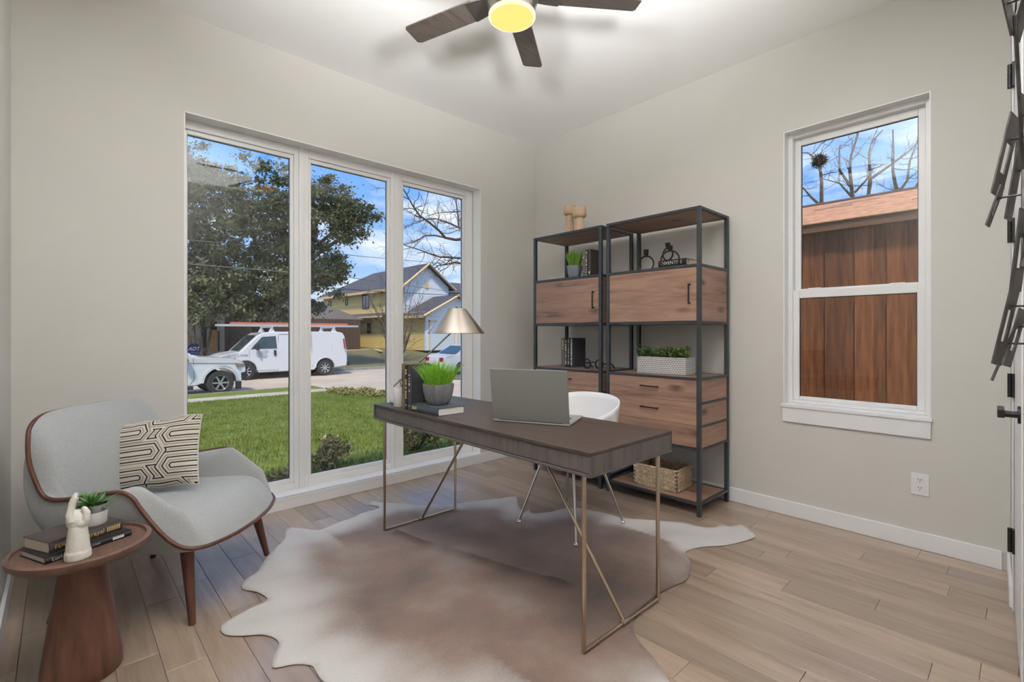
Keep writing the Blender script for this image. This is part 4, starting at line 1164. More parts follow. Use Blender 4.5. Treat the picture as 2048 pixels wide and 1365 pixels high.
# eyeglasses ornament
t = thing('eyeglasses_ornament', 'black oversized eyeglasses ornament in front of the books', 'ornament', (-0.400, -1.0185, S4), R(0))
for yc in (0.062, -0.062):
    m = MB().tube([(0, yc+0.036*math.cos(a), 0.041+0.036*math.sin(a)) for a in [2*math.pi*k/32 for k in range(32)]], 0.0056, 8, closed=True)
    autosmooth(m.build('rim', K['black'], t))
m = MB().tube([(0, 0.028, 0.048), (0, 0.012, 0.056), (0, -0.012, 0.056), (0, -0.028, 0.048)], 0.005, 8)
autosmooth(m.build('bridge', K['black'], t))
for s_ in (1, -1):
    m = MB().tube([(0.0, s_*0.095, 0.048), (0, s_*0.116, 0.046), (0.006, s_*0.120, 0.046), (0.095, s_*0.112, 0.042), (0.13, s_*0.110, 0.010), (0.135, s_*0.110, 0.005)], 0.005, 8)
    autosmooth(m.build('temple', K['black'], t))
# ring candle holders
def ring_holder(label, loc, r, cup_h, rz):
    t = thing('ring_candle_holder', label, 'candle holder', loc, rz, 'black ring candle holders')
    autosmooth(MB().tube([(0, (r-0.006)*math.cos(a), r+(r-0.006)*math.sin(a)) for a in [2*math.pi*k/48 for k in range(48)]], 0.006, 10, closed=True).build('ring', K['black'], t))
    zt = 2*r-0.008
    autosmooth(MB().lathe([(0.0005, zt), (0.010, zt), (0.011, zt+0.006), (0.017, zt+0.014), (0.0185, zt+0.014+cup_h), (0.0155, zt+0.014+cup_h), (0.014, zt+0.024), (0.0005, zt+0.022)], 24).build('cup', K['black'], t))
ring_holder('small black ring candle holder standing next to the lying book', (-0.345, -1.462, S2), 0.063, 0.036, R(8))
book('hardcover_book', 'plain charcoal book lying lowest under the titled book on the upper shelf', frame((-0.325, -1.515, S2), (0, -1, 0), (1, 0, 0)), 0.235, 0.165, 0.032, K['cov_brown'], K['pages'], (), 'lying books on the upper shelf', marks(0.02, 0.06, 9, K['paleink']))
bk = book('hardcover_book', 'black book with white title lying under the medium ring candle holder', frame((-0.315, -1.545, S2+0.0321), (0, -1, 0), (1, 0, 0)), 0.215, 0.15, 0.046, K['cov_black'], K['pages'], [('INVENTIVE', 0.020, 0.034, K['paleink'])], 'lying books on the upper shelf')
bmk = MB().box(0.2152, 0.2162, 0.02, 0.03, 0.012, 0.044); bmk.tube([(0.216, 0.02, 0.03), (0.24, 0.015, 0.032), (0.275, 0.01, 0.024)], 0.002, 6)
bmk.build('bookmark', K['cov_tan'], bk)
ring_holder('medium black ring candle holder on top of the lying books', (-0.262, -1.590, S2+0.0782), 0.051, 0.024, R(-12))
ring_holder('large black ring candle holder in front of the lying book', (-0.372, -1.668, S2), 0.069, 0.024, R(14))
# planter
PL = (-0.4105, -1.8030, S4)
t = thing('planter_box', 'rectangular white woven planter with a leafy green hedge plant', 'plant', (-0.336, -1.614, S4))
wv = brickmat('white_weave', (0.72, 0.71, 0.70), (0.62, 0.61, 0.60), (0.24, 0.22, 0.20), 0.020, 0.0135, 0.0022, 0.6, 'yz', 0.9)
wvx = brickmat('white_weave_end', (0.72, 0.71, 0.70), (0.62, 0.61, 0.60), (0.24, 0.22, 0.20), 0.020, 0.0135, 0.0022, 0.6, 'xz', 0.9)
a_, b_, h_ = 0.073, 0.189, 0.118
m = MB(); m.box(-a_, -a_+0.008, -b_, b_, 0, h_); m.box(a_-0.008, a_, -b_, b_, 0, h_); m.build('side', wv, t, bevel=0.003)
m = MB(); m.box(-a_+0.008, a_-0.008, -b_, -b_+0.008, 0, h_); m.box(-a_+0.008, a_-0.008, b_-0.008, b_, 0, h_); m.build('end', wvx, t, bevel=0.003)
MB().box(-a_+0.008, a_-0.008, -b_+0.008, b_-0.008, 0, h_-0.015).build('soil', K['soil'], t)
rg = random.Random(21); m = MB(); st_ = MB()
for k in range(150):
    bx, by = rg.uniform(-a_*.75, a_*.75), rg.uniform(-b_*.92, b_*.92)
    tl = Vector((bx*0.5+rg.uniform(-.03, .03), by*0.12+rg.uniform(-.03, .03), rg.uniform(.040, .088)))
    p0 = Vector((bx, by, h_-0.016)); p1 = p0+tl
    st_.tube([tuple(p0), tuple(p1)], 0.0013, 4)
    for q in range(9):
        s_ = 0.25+0.75*q/8; c = p0.lerp(p1, s_)
        az = rg.uniform(0, 6.28); el = rg.uniform(-.2, .9); l_ = rg.uniform(.016, .026)
        d = Vector((math.cos(az)*math.cos(el), math.sin(az)*math.cos(el), math.sin(el))); sd = d.cross(Vector((0, 0, 1))).normalized()*l_*0.34; nrm = sd.cross(d).normalized()*0.002
        o_ = len(m.v); m.v += [tuple(c), tuple(c+d*l_*.5+sd), tuple(c+d*l_), tuple(c+d*l_*.5-sd), tuple(c+d*l_*.5-nrm)]
        m.f += [(o_, o_+1, o_+4), (o_+1, o_+2, o_+4), (o_+2, o_+3, o_+4), (o_+3, o_, o_+4)]
st_.build('stems', K['stem'], t, fix=False)
g = m.build('foliage', K['boxleaf'], t, fix=False); g['kind'] = 'stuff'
# wicker basket
t = thing('wicker_basket', 'rectangular woven water hyacinth basket on the bottom shelf', 'basket', (-0.327, -1.585, S6), R(4.0))
K['wicker'] = pm('water_hyacinth', (0.60, 0.47, 0.32), 0.8, c2=(0.40, 0.285, 0.175), scale=45, lo=0.3, hi=0.7)
K['wickerin'] = pm('water_hyacinth_inside', (0.24, 0.17, 0.11), 0.9, c2=(0.36, 0.26, 0.17), scale=60)
a_, b_, h_ = 0.118, 0.160, 0.150
m = MB(); m.box(-a_, a_, -b_, b_, 0.001, 0.007); m.box(-a_, -a_+0.006, -b_, b_, 0.007, h_-.006); m.box(a_-0.006, a_, -b_, b_, 0.007, h_-.006); m.box(-a_, a_, -b_, -b_+0.006, 0.007, h_-.006); m.box(-a_, a_, b_-0.006, b_, 0.007, h_-.006)
m.build('liner', K['wickerin'], t)
rg = random.Random(4); m = MB()
def strand(c, u, up_, out):
    Mx = Matrix(((u.x, out.x, up_.x), (u.y, out.y, up_.y), (u.z, out.z, up_.z)))
    m.ball(c, rg.uniform(.0125, .0145), 0.0075, rg.uniform(.0062, .0078), 7, 4, Mx)
rows_ = 11
for r_ in range(rows_):
    z_ = 0.0075+r_*(h_-0.015)/(rows_-1)
    for (n_, cen, dr, out) in ((16, Vector((-a_-.002, 0, 0)), Vector((0, 1, 0)), Vector((-1, 0, 0))), (16, Vector((a_+.002, 0, 0)), Vector((0, 1, 0)), Vector((1, 0, 0))),
                               (12, Vector((0, -b_-.002, 0)), Vector((1, 0, 0)), Vector((0, -1, 0))), (12, Vector((0, b_+.002, 0)), Vector((1, 0, 0)), Vector((0, 1, 0)))):
        ext = b_ if abs(dr.y) > 0 else a_
        for k in range(n_):
            s_ = (k+0.5+0.5*(r_ % 2))/n_*2-1
            if s_ > 1: continue
            tilt = R(34 if r_ % 2 else -34)
            u = (dr*math.cos(tilt)+Vector((0, 0, 1))*math.sin(tilt)); up_ = out.cross(u)
            strand(cen+dr*s_*(ext-.004)+Vector((0, 0, z_)), u, up_, out)
for r_ in range(7):       # inner faces seen over the rim
    z_ = h_-0.010-r_*0.013
    for k in range(15):
        s_ = (k+0.5)/15*2-1
        u = Vector((0, math.cos(.5), math.sin(.5)*(1 if r_ % 2 else -1)))
        m.ball((a_-.008, s_*(b_-.012), z_), .0055, .0115, .006, 6, 4)
    for k in range(11):
        s_ = (k+0.5)/11*2-1
        m.ball((s_*(a_-.012), b_-.008, z_), .0115, .0055, .006, 6, 4)
g = m.build('weave', K['wicker'], t, smooth=True, fix=False); g['kind'] = 'stuff'
rim_ = []
for (x_, y_) in ((-a_, -b_), (a_, -b_), (a_, b_), (-a_, b_)): rim_.append((x_, y_, h_-.004))
for k in range(4):
    p, q = Vector(rim_[k]), Vector(rim_[(k+1) % 4])
    MB().tube([tuple(p), tuple(q)], 0.006, 8).build('rim', K['wicker'], t, smooth=True)

# ================================================================ ceiling fan
t = thing('ceiling_fan', 'five blade dark wood ceiling fan with a glowing round lamp', 'ceiling fan', (-1.926, -1.706, 2.68), 0)
autosmooth(MB().lathe([(0.0005, 0.37), (0.075, 0.37), (0.078, 0.35), (0.070, 0.335), (0.018, 0.325), (0.018, 0.19), (0.06, 0.185), (0.115, 0.165), (0.125, 0.14), (0.125, 0.085), (0.118, 0.06), (0.112, 0.030), (0.112, 0.006), (0.106, 0.004), (0.104, 0.012), (0.0005, 0.012)], 48).build('motor_housing', K['fanmetal'], t), 40)
lp = MB().lathe([(0.104, 0.010), (0.104, 0.004), (0.096, -0.008), (0.085, -0.014), (0.0005, -0.020)], 48, cap=False).build('lamp_lens', K['lampwarm'], t, smooth=True)
MB().lathe([(0.1045, 0.012), (0.112, 0.012), (0.1125, 0.0), (0.106, -0.006), (0.1005, -0.004)], 48, cap=False).build('lamp_rim', K['lamprim'], t, smooth=True)
fwd = Vector((0.683, 0.7304, 0)); rgt = Vector((0.7304, -0.683, 0))
for k in range(5):
    an = R(78.5 + 72*k); d = rgt*math.cos(an)+fwd*math.sin(an); az = math.atan2(d.y, d.x)
    Mx = Matrix.Rotation(az, 4, 'Z') @ Matrix.Translation((0, 0, 0.105)) @ Matrix.Rotation(R(12), 4, 'X')
    m = MB().prism([(0.205, -0.060), (0.60, -0.062), (0.622, -0.050), (0.625, 0.045), (0.612, 0.058), (0.205, 0.058)], -0.004, 0.004).xf(Mx)
    bo = m.build('blade', K['blade'], t, bevel=0.002)
    m = MB().prism([(0.110, -0.036), (0.165, -0.050), (0.235, -0.060), (0.235, 0.058), (0.165, 0.050), (0.110, 0.036)], -0.009, -0.004).xf(Mx)
    m.build('blade_bracket', K['fanmetal'], bo, bevel=0.001)

# ================================================================ wall sculpture by the door
t = thing('wall_sculpture', 'dark steel wall sculpture of slotted plates on the wall by the door', 'wall art', (-2.08, -3.399, 1.40))
O = Vector((-2.08, -3.399, 1.40))
plates = [((-2.038, -3.367, 1.632), (-2.054, -3.339, 1.467), 0.0127, 1), ((-2.115, -3.35, 1.473), (-2.123, -3.329, 1.395), 0.0046, 1), ((-1.973, -3.374, 1.576), (-1.978, -3.355, 1.426), 0.0088, 0),
          ((-2.093, -3.37, 1.282), (-2.11, -3.341, 1.113), 0.0112, 1), ((-1.984, -3.378, 1.228), (-1.995, -3.353, 1.105), 0.0109, 1), ((-2.226, -3.355, 1.811), (-2.199, -3.368, 1.733), 0.0093, 0),
          ((-2.118, -3.388, 1.856), (-2.126, -3.368, 1.759), 0.0108, 0), ((-2.197, -3.382, 1.405), (-2.198, -3.369, 1.256), 0.0121, 1), ((-1.912, -3.378, 1.715), (-1.906, -3.368, 1.561), 0.0068, 0), ((-2.068, -3.367, 1.189), (-2.088, -3.334, 1.079), 0.0021, 0)]
for A_, B_, hw, slot in plates:
    A_, B_ = Vector(A_)-O, Vector(B_)-O
    l_ = (B_-A_).normalized(); c_ = (A_+B_)/2; hl_ = (B_-A_).length/2
    wv_ = (rgt*0.55+fwd*0.10); wv_ = (wv_-l_*wv_.dot(l_)).normalized()
    wv_ = (wv_*0.6 + Vector((1, 0, 0))*0.8); wv_ = (wv_-l_*wv_.dot(l_)).normalized()
    w2 = hw*2.2
    nn_ = l_.cross(wv_)*0.0014
    m = MB()
    if slot:
        m.obox(c_+wv_*w2*0.72, wv_*w2*0.28, l_*hl_, nn_); m.obox(c_-wv_*w2*0.72, wv_*w2*0.28, l_*hl_, nn_)
        m.obox(c_+l_*hl_*0.72, wv_*w2*0.44, l_*hl_*0.28, nn_); m.obox(c_-l_*hl_*0.66, wv_*w2*0.44, l_*hl_*0.34, nn_)
    else: m.obox(c_, wv_*w2, l_*hl_, nn_)
    pl = m.build('plate', K['art'], t)
    tp = A_*0.7+B_*0.3
    wall_y = (-3.322 + 0.0365*(O.x+tp.x)) - O.y
    MB().tube([tuple(tp), (tp.x, wall_y, tp.z)], 0.0022, 6).build('standoff', K['art'], pl)
m = MB().tube([(0.12, 0.014, 0.40), (0.04, 0.016, 0.20), (0.06, 0.014, -0.02), (0.03, 0.014, -0.26)], 0.003, 6); m.tube([(-0.14, 0.03, 0.36), (-0.03, 0.02, 0.10), (-0.11, 0.02, -0.10)], 0.003, 6)
m.build('rod', K['art'], t)
# ---- round-eight-sided blue security decal inside the left pane
t = thing('security_decal', 'blue octagonal security decal with white letters on the window pane', 'decal', (-2.893, 0.1475, 1.076), 0)
oc = [(0.0375*math.cos(R(22.5+45*k)), 0.0375*math.sin(R(22.5+45*k))) for k in range(8)]
MB().prism([(x_, z_) for x_, z_ in oc], -0.0009, -0.0001, 'y').build('decal_body', pm('decal_blue', srgb(20, 42, 92), 0.4), t)
text('letters', 'ADT', 0.030, pm('decal_letters', srgb(205, 208, 222), 0.5), t, frame((0, -0.0012, 0.002), (1, 0, 0), (0, 0, 1)), 0.0002, 0.25, 'CENTER')
MB().box(-0.022, 0.022, -0.0013, -0.0009, -0.024, -0.0205).build('underline', pm('decal_line', srgb(90, 120, 180), 0.5), t)
LIMBS_STREET = [([(9.17, 10.57, 5.15), (8.11, 11.06, 4.82), (7.53, 11.12, 4.69), (7.13, 11.01, 4.6), (6.63, 10.96, 4.6), (6.26, 10.82, 4.79), (5.78, 10.77, 5.02), (5.36, 10.67, 5.15), (5.02, 10.48, 5.33), (4.63, 10.35, 5.72), (4.31, 10.17, 5.91)], 0.083), ([(9.17, 10.57, 4.57), (8.43, 11.47, 3.94), (8.16, 11.92, 3.91), (8.01, 12.25, 3.98), (7.82, 12.63, 3.92), (7.71, 12.94, 3.91), (7.55, 13.28, 3.72)], 0.077), ([(9.17, 10.57, 4.57), (8.24, 11.24, 4.1), (7.79, 11.47, 4.04), (7.33, 11.7, 4.05), (6.97, 11.85, 4.05), (6.63, 11.95, 4.14), (6.3, 12.07, 4.25), (5.81, 12.34, 4.41), (5.46, 12.46, 4.59)], 0.066), ([(9.17, 10.57, 4.57), (8.3, 11.78, 5.04), (8.21, 12.27, 5.44), (8.36, 12.53, 5.99), (8.49, 12.8, 6.52), (8.65, 13.05, 6.86), (8.75, 13.36, 7.39)], 0.066), ([(8.13, 11.54, 4.98), (7.98, 11.98, 5.34), (7.84, 12.41, 5.56), (7.56, 12.98, 5.79), (7.36, 13.46, 5.79), (7.14, 13.96, 5.68), (7.0, 14.4, 5.57)], 0.055), ([(7.49, 12.15, 4.89), (7.26, 12.57, 5.01), (7.05, 12.95, 5.02), (6.91, 13.3, 4.86), (6.72, 13.66, 4.76), (6.4, 14.15, 4.7)], 0.05), ([(9.17, 10.57, 5.43), (8.52, 11.57, 5.99), (8.33, 12.15, 6.07), (8.14, 12.73, 6.11), (7.87, 13.38, 6.13), (7.72, 13.92, 6.07)], 0.044)]
LIMBS_YARD = [([(7.46, -0.62, 2.86), (7.5, -0.59, 3.67), (7.55, -0.58, 4.15), (7.59, -0.54, 4.54), (7.53, -0.41, 4.74), (7.53, -0.35, 4.81)], 0.09), ([(7.87, -1.0, 2.86), (7.83, -1.04, 3.75), (7.75, -1.03, 4.04), (7.67, -1.02, 4.34), (7.63, -1.05, 4.59), (7.66, -1.15, 4.96), (7.61, -1.18, 5.16)], 0.09), ([(7.92, -1.05, 2.86), (8.22, -1.2, 3.85), (8.39, -1.22, 4.18), (8.5, -1.18, 4.59), (8.61, -1.15, 4.87), (8.77, -1.17, 5.13), (9.06, -1.3, 5.42)], 0.08), ([(8.58, -1.67, 2.86), (8.4, -1.65, 3.9), (8.24, -1.63, 4.06), (8.08, -1.62, 4.29), (7.97, -1.65, 4.55), (7.83, -1.66, 4.97)], 0.09), ([(8.53, -1.63, 3.92), (8.8, -1.74, 4.21), (8.96, -1.76, 4.63), (9.18, -1.82, 4.96), (9.36, -1.85, 5.19)], 0.06), ([(8.14, -1.26, 4.2), (8.52, -1.48, 4.48), (8.94, -1.73, 4.81), (9.27, -1.91, 5.13), (9.52, -2.01, 5.28)], 0.06), ([(7.87, -1.0, 3.87), (7.81, -0.82, 4.15), (7.71, -0.59, 4.26)], 0.05), ([(7.92, -1.05, 3.94), (7.95, -1.23, 4.15), (7.94, -1.34, 4.34), (8.02, -1.56, 4.41)], 0.05), ([(7.44, -0.6, 3.67), (7.4, -0.43, 3.88), (7.41, -0.3, 4.08), (7.38, -0.14, 4.22)], 0.06), ([(7.88, -1.02, 4.01), (7.81, -0.82, 4.41), (7.93, -0.79, 4.83), (8.06, -0.78, 5.0)], 0.06), ([(8.58, -1.67, 3.4), (8.9, -1.84, 4.04), (9.14, -1.92, 4.28), (9.37, -2.0, 4.4)], 0.09)]
# ================================================================ outside : ground
X_ = {}
X_['lawn'] = pm('lawn_green', srgb(96, 110, 38), 0.95, c2=srgb(122, 134, 52), scale=5.0, detail=10, lo=0.3, hi=0.7, bump=0.6, bscale=90)
X_['blades'] = pm('lawn_blades', srgb(96, 112, 36), 0.9, c2=srgb(132, 142, 58), scale=3.0, detail=8)
X_['asphalt'] = pm('street_concrete', srgb(186, 168, 148), 0.9, c2=srgb(200, 182, 162), scale=0.8, detail=8, bump=0.15, bscale=30)
X_['walk'] = pm('sidewalk_concrete', srgb(196, 184, 165), 0.9, c2=srgb(176, 165, 148), scale=2.0, detail=8)
X_['curb'] = pm('curb_concrete', srgb(165, 162, 156), 0.9, c2=srgb(140, 136, 130), scale=3.0)
X_['dirt'] = pm('far_ground', srgb(120, 104, 80), 0.95, c2=srgb(112, 116, 70), scale=0.6, detail=8, bump=0.3, bscale=10)
def gz(y):           # height of the front yard
    return -0.15 - 0.55*max(0.0, min(1.0, (y-0.2)/11.8))
def lawn_pt(x, y): return (x, y, gz(y) + 0.02*mnoise.noise(Vector((x*0.7, y*0.7, 2))))
m = MB().grid(lambda u, v: lawn_pt(-16+19.1*u, 0.19+11.81*v), 60, 40)
o = m.build('lawn', X_['lawn'], None, True, fix=False); tag(o, kind='structure')
m = MB().box(0.3, 14.0, -14, 0.19, -0.6, -0.20); o = m.build('side_yard', X_['lawn']); tag(o, kind='structure')
m = MB().box(-16, 3.1, 12.0, 12.75, -0.9, -0.69); o = m.build('sidewalk', X_['walk']); tag(o, kind='structure')
m = MB().box(-16, 3.1, 12.75, 14.1, -0.9, -0.715); o = m.build('verge', X_['lawn']); tag(o, kind='structure')
m = MB().box(-40, 3.1, 14.1, 14.22, -1.0, -0.715); m.box(8.2, 60, 14.1, 14.22, -1.0, -0.715); o = m.build('near_curb', X_['curb'], None, bevel=0.02); tag(o, kind='structure')
m = MB().box(-40, 70, 14.22, 21.4, -1.1, -0.845); o = m.build('street', X_['asphalt']); tag(o, kind='structure')
m = MB().box(-40, 70, 21.4, 21.55, -1.1, -0.715); o = m.build('far_curb', X_['curb'], None, bevel=0.02); tag(o, kind='structure')
m = MB().add([(3.1, 0.19, -0.35), (8.2, 0.19, -0.35), (8.2, 12, -0.70), (3.1, 12, -0.70), (3.1, 14.22, -0.84), (8.2, 14.22, -0.84)], [(0, 1, 2, 3), (3, 2, 5, 4)])
o = m.build('driveway', X_['asphalt'], fix=False); tag(o, kind='structure')
m = MB().add([(8.2, 0.19, -0.4), (40, 0.19, -0.4), (40, 14.1, -0.715), (8.2, 14.1, -0.715)], [(0, 1, 2, 3)]); o = m.build('neighbour_lawn', X_['dirt'], fix=False); tag(o, kind='structure')
m = MB().grid(lambda u, v: (-40+110*u, 21.55+60*v, -0.72+0.62*sst(21.5, 31, 21.55+60*v)+0.05*mnoise.noise(Vector((110*u*.4, 60*v*.4, 0)))), 60, 50)
o = m.build('far_ground', X_['dirt'], None, True, fix=False); tag(o, kind='structure')
# grass blades on the lawn
rs_ = np.random.RandomState(3); nb_ = 70000
ys = 0.3+11.6*rs_.rand(nb_)**1.25; xs = -6.5+9.4*rs_.rand(nb_)
keep = (xs > -3.9-0.1*ys) & (xs < 3.0)
xs, ys = xs[keep], ys[keep]; nb_ = len(xs)
zs_ = -0.15-0.55*np.clip((ys-0.2)/11.8, 0, 1)
az = rs_.rand(nb_)*6.283; hh_ = 0.03+0.035*rs_.rand(nb_); ww = 0.006+0.006*rs_.rand(nb_); ln = (rs_.rand(nb_)-.5)*0.05
V = np.empty((nb_, 3, 3)); V[:, 0] = np.c_[xs-np.cos(az)*ww, ys-np.sin(az)*ww, zs_-0.02]; V[:, 1] = np.c_[xs+np.cos(az)*ww, ys+np.sin(az)*ww, zs_-0.02]
V[:, 2] = np.c_[xs+ln, ys+ln*np.sin(az*3), zs_+hh_]
def tris(name, V, mat, parent=None, per=3):
    n_ = len(V); me = bpy.data.meshes.new(name)
    me.vertices.add(n_*per); me.vertices.foreach_set('co', V.reshape(-1))
    me.loops.add(n_*per); me.loops.foreach_set('vertex_index', np.arange(n_*per, dtype=np.int32))
    me.polygons.add(n_); me.polygons.foreach_set('loop_start', np.arange(0, n_*per, per, dtype=np.int32))
    me.update(calc_edges=True); me.validate()
    return mkobj(name, me, mat, parent)
g = tris('grass', V, X_['blades']); tag(g, 'short green grass blades covering the front lawn', 'grass', kind='stuff')

# ================================================================ trees and shrubs
X_['bark'] = pm('bark_dark', srgb(70, 58, 50), 0.95, c2=srgb(98, 84, 72), scale=12)
X_['barkgrey'] = pm('bark_grey', srgb(96, 84, 74), 0.95, c2=srgb(128, 114, 100), scale=10)
X_['oakleaf'] = pm('live_oak_leaf', srgb(70, 78, 54), 0.6, c2=srgb(112, 114, 76), scale=0.9, detail=8, lo=0.25, hi=0.75)
X_['shrubleaf'] = pm('shrub_leaf', srgb(110, 112, 66), 0.7, c2=srgb(196, 168, 118), scale=14, lo=0.4, hi=0.6)
X_['dryleaf'] = pm('dry_grass_leaf', srgb(120, 128, 64), 0.8, c2=srgb(160, 140, 88), scale=6)
def leaves(name, clusters, per, size, mat, parent, seed):
    rs = np.random.RandomState(seed); out = []
    for (c, r) in clusters:
        k = max(4, int(per)); d = rs.normal(size=(k, 3)); d /= np.linalg.norm(d, axis=1)[:, None]+1e-9
        rad = np.minimum(1.9, np.abs(rs.normal(size=k))*0.62)
        P = np.array(c)+d*rad[:, None]*np.array(r)
        a = rs.normal(size=(k, 3)); a /= np.linalg.norm(a, axis=1)[:, None]
        b = rs.normal(size=(k, 3)); b -= a*(a*b).sum(1)[:, None]; b /= np.linalg.norm(b, axis=1)[:, None]
        s_ = size*(0.6+0.8*rs.rand(k))[:, None]
        Q = np.empty((k, 4, 3)); Q[:, 0] = P-a*s_; Q[:, 1] = P+b*s_*.45; Q[:, 2] = P+a*s_; Q[:, 3] = P-b*s_*.45
        out.append(Q)
    g = tris(name, np.concatenate(out), mat, parent, 4); g['kind'] = 'stuff'; return g
def wiggle(p, q, n_, amp, rg):
    P = []
    for i in range(n_+1):
        u = i/n_; v = Vector(p).lerp(Vector(q), u)
        if 0 < i < n_: v += Vector((rg.uniform(-amp, amp), rg.uniform(-amp, amp), rg.uniform(-amp, amp)))
        P.append(v)
    return P
# live oak
t = thing('live_oak', 'big dense evergreen oak growing across the street behind the white van', 'tree', (4.2, 24.4, -0.5))
O = Vector((4.2, 24.4, -0.5)); rg = random.Random(8)
ells = [((3.67, 24.14, 7.6), (3.4, 3.0, 3.3), 120), ((6.0, 21.9, 7.3), (2.3, 2.2, 2.3), 62), ((7.15, 20.6, 7.2), (1.5, 1.3, 1.3), 26), ((5.7, 23.2, 4.6), (2.0, 2.2, 2.2), 62),
        ((2.92, 24.84, 4.0), (3.4, 2.8, 2.1), 95), ((4.5, 23.6, 3.0), (2.8, 1.6, 1.5), 60), ((0.84, 26.5, 7.2), (3.5, 3.0, 3.7), 125), ((0.5, 26.5, 4.2), (3.0, 2.6, 2.0), 70), ((-0.95, 28.5, 7.4), (3.1, 2.6, 3.4), 50), ((1.2, 26.2, 9.0), (2.8, 2.4, 1.9), 70), ((7.9, 20.0, 7.3), (0.9, 0.8, 0.6), 10), ((6.9, 21.9, 4.3), (1.0, 1.0, 1.3), 26), ((7.0, 21.3, 8.3), (1.1, 1.0, 0.8), 12)]
cl = []; tr_ = MB()
tr_.tube([(0, 0, 0), (0.1, 0, 1.2), (-0.1, 0.1, 2.6)], [0.48, 0.38, 0.34], 10)
fork = Vector((-0.1, 0.1, 2.6))
for c, r, k in ells:
    c = Vector(c)-O
    P = wiggle(fork, c, 5, 0.25, rg); tr_.tube([tuple(p) for p in P], [0.20, 0.16, 0.13, 0.10, 0.08, 0.05], 7)
    for q in range(k):
        d = Vector((rg.gauss(0, 1), rg.gauss(0, 1), rg.gauss(0, 1))).normalized()*(rg.random()**0.40)
        p = c+Vector((d.x*r[0], d.y*r[1], d.z*r[2])); s_ = rg.uniform(.30, .62)
        cl.append((tuple(p), (s_*1.25, s_*1.25, s_*0.75)))
        if q % 4 == 0:
            P = wiggle(c, p, 4, 0.18, rg); tr_.tube([tuple(v) for v in P], [0.05, 0.04, 0.03, 0.02, 0.01], 5)
tr_.build('trunk', X_['bark'], t, fix=False)
leaves('foliage', cl, 135, 0.10, X_['oakleaf'], t, 5)
def twigs(mb, P, r, rg, n_, ln, lvl=0, nrm=None):
    for q in range(n_):
        i = rg.randrange(max(1, len(P)//4), len(P)-1); u = rg.random()
        p = P[i].lerp(P[i+1], u); td = (P[i+1]-P[i]).normalized()
        d = (td*rg.uniform(.2, .9)+Vector((rg.gauss(0, .7), rg.gauss(0, .7), rg.gauss(0.15, .7)))).normalized()
        L_ = ln*rg.uniform(.4, 1.1); W_ = wiggle(p, p+d*L_, 4, L_*0.06, rg)
        rr = r*0.45
        mb.tube([tuple(v) for v in W_], [rr, rr*.8, rr*.6, rr*.45, rr*.25], 4, cap=False)
        if lvl > 0: twigs(mb, W_, rr, rg, 3, ln*0.5, lvl-1)
def limb_tree(label, limbs, base, group, seed, ntw, tw, mat, tr0=0.22, k_=1.0):
    t = thing('bare_tree', label, 'tree', base, 0, group); O = Vector(base); rg = random.Random(seed)
    m = MB(); first = [Vector(l[0][0])-O for l in limbs]
    top = max(first, key=lambda v: v.z)
    m.tube([(0, 0, 0), (0.05, -0.04, top.z*0.45), tuple(top+Vector((0, 0, 0.2)))], [tr0, tr0*.7, tr0*.2], 9)
    tw_ = MB()
    for pts, r in limbs:
        P = [Vector(p)-O for p in pts]; k = len(P)
        r = r*k_
        m.tube([tuple(p) for p in P], [r*(1-0.75*i/(k-1)) for i in range(k)], 7)
        twigs(tw_, P, r*0.6, rg, ntw, tw, 1)
    m.build('trunk', mat, t, fix=False); tw_.build('twigs', mat, t, fix=False)
    return t
limb_tree('bare winter tree with long arching limbs by the driveway', LIMBS_STREET, (LIMBS_STREET[0][0][0][0], LIMBS_STREET[0][0][0][1], -0.42), 'bare trees', 4, 15, 1.1, X_['bark'], 0.2, 0.8)
def stems(label, base, n_, h, lean, seed, mat, ntw, group, leafy=None):
    t = thing('crape_myrtle', label, 'tree', base, 0, group); rg = random.Random(seed); m = MB(); tw_ = MB(); ends = []
    for k in range(n_):
        az = 6.283*k/n_+rg.uniform(-.4, .4); e_ = Vector((math.cos(az)*lean*rg.uniform(.5, 1.1), math.sin(az)*lean*rg.uniform(.5, 1.1), h*rg.uniform(.75, 1.05)))
        P = wiggle((math.cos(az)*.08, math.sin(az)*.08, 0), e_, 6, h*0.025, rg)
        m.tube([tuple(v) for v in P], [0.06, .05, .045, .038, .03, .02, .01], 6)
        twigs(tw_, P, 0.035, rg, ntw, h*0.32, 1); ends.append(e_)
    m.build('trunk', mat, t, fix=False); tw_.build('twigs', mat, t, fix=False)
    if leafy: leaves('foliage', [((e.x*u, e.y*u, e.z*(.55+.5*u)), (.5, .5, .4)) for e in ends for u in (.5, .8, 1.0)], leafy, 0.09, X_['oakleaf'], t, seed)
    return t
stems('bare many stemmed shrub tree in front of the yellow house', (12.3, 24.2, -0.62), 9, 4.6, 1.9, 3, X_['barkgrey'], 16, 'crape myrtles')
stems('thin many stemmed tree between the pickup and the tan house', (1.35, 23.0, -0.62), 6, 3.6, 1.0, 9, X_['bark'], 6, 'crape myrtles', 70)
stems('bare grey brush standing behind the van windshield', (4.9, 26.8, -0.4), 7, 3.4, 1.6, 13, X_['barkgrey'], 12, 'crape myrtles')
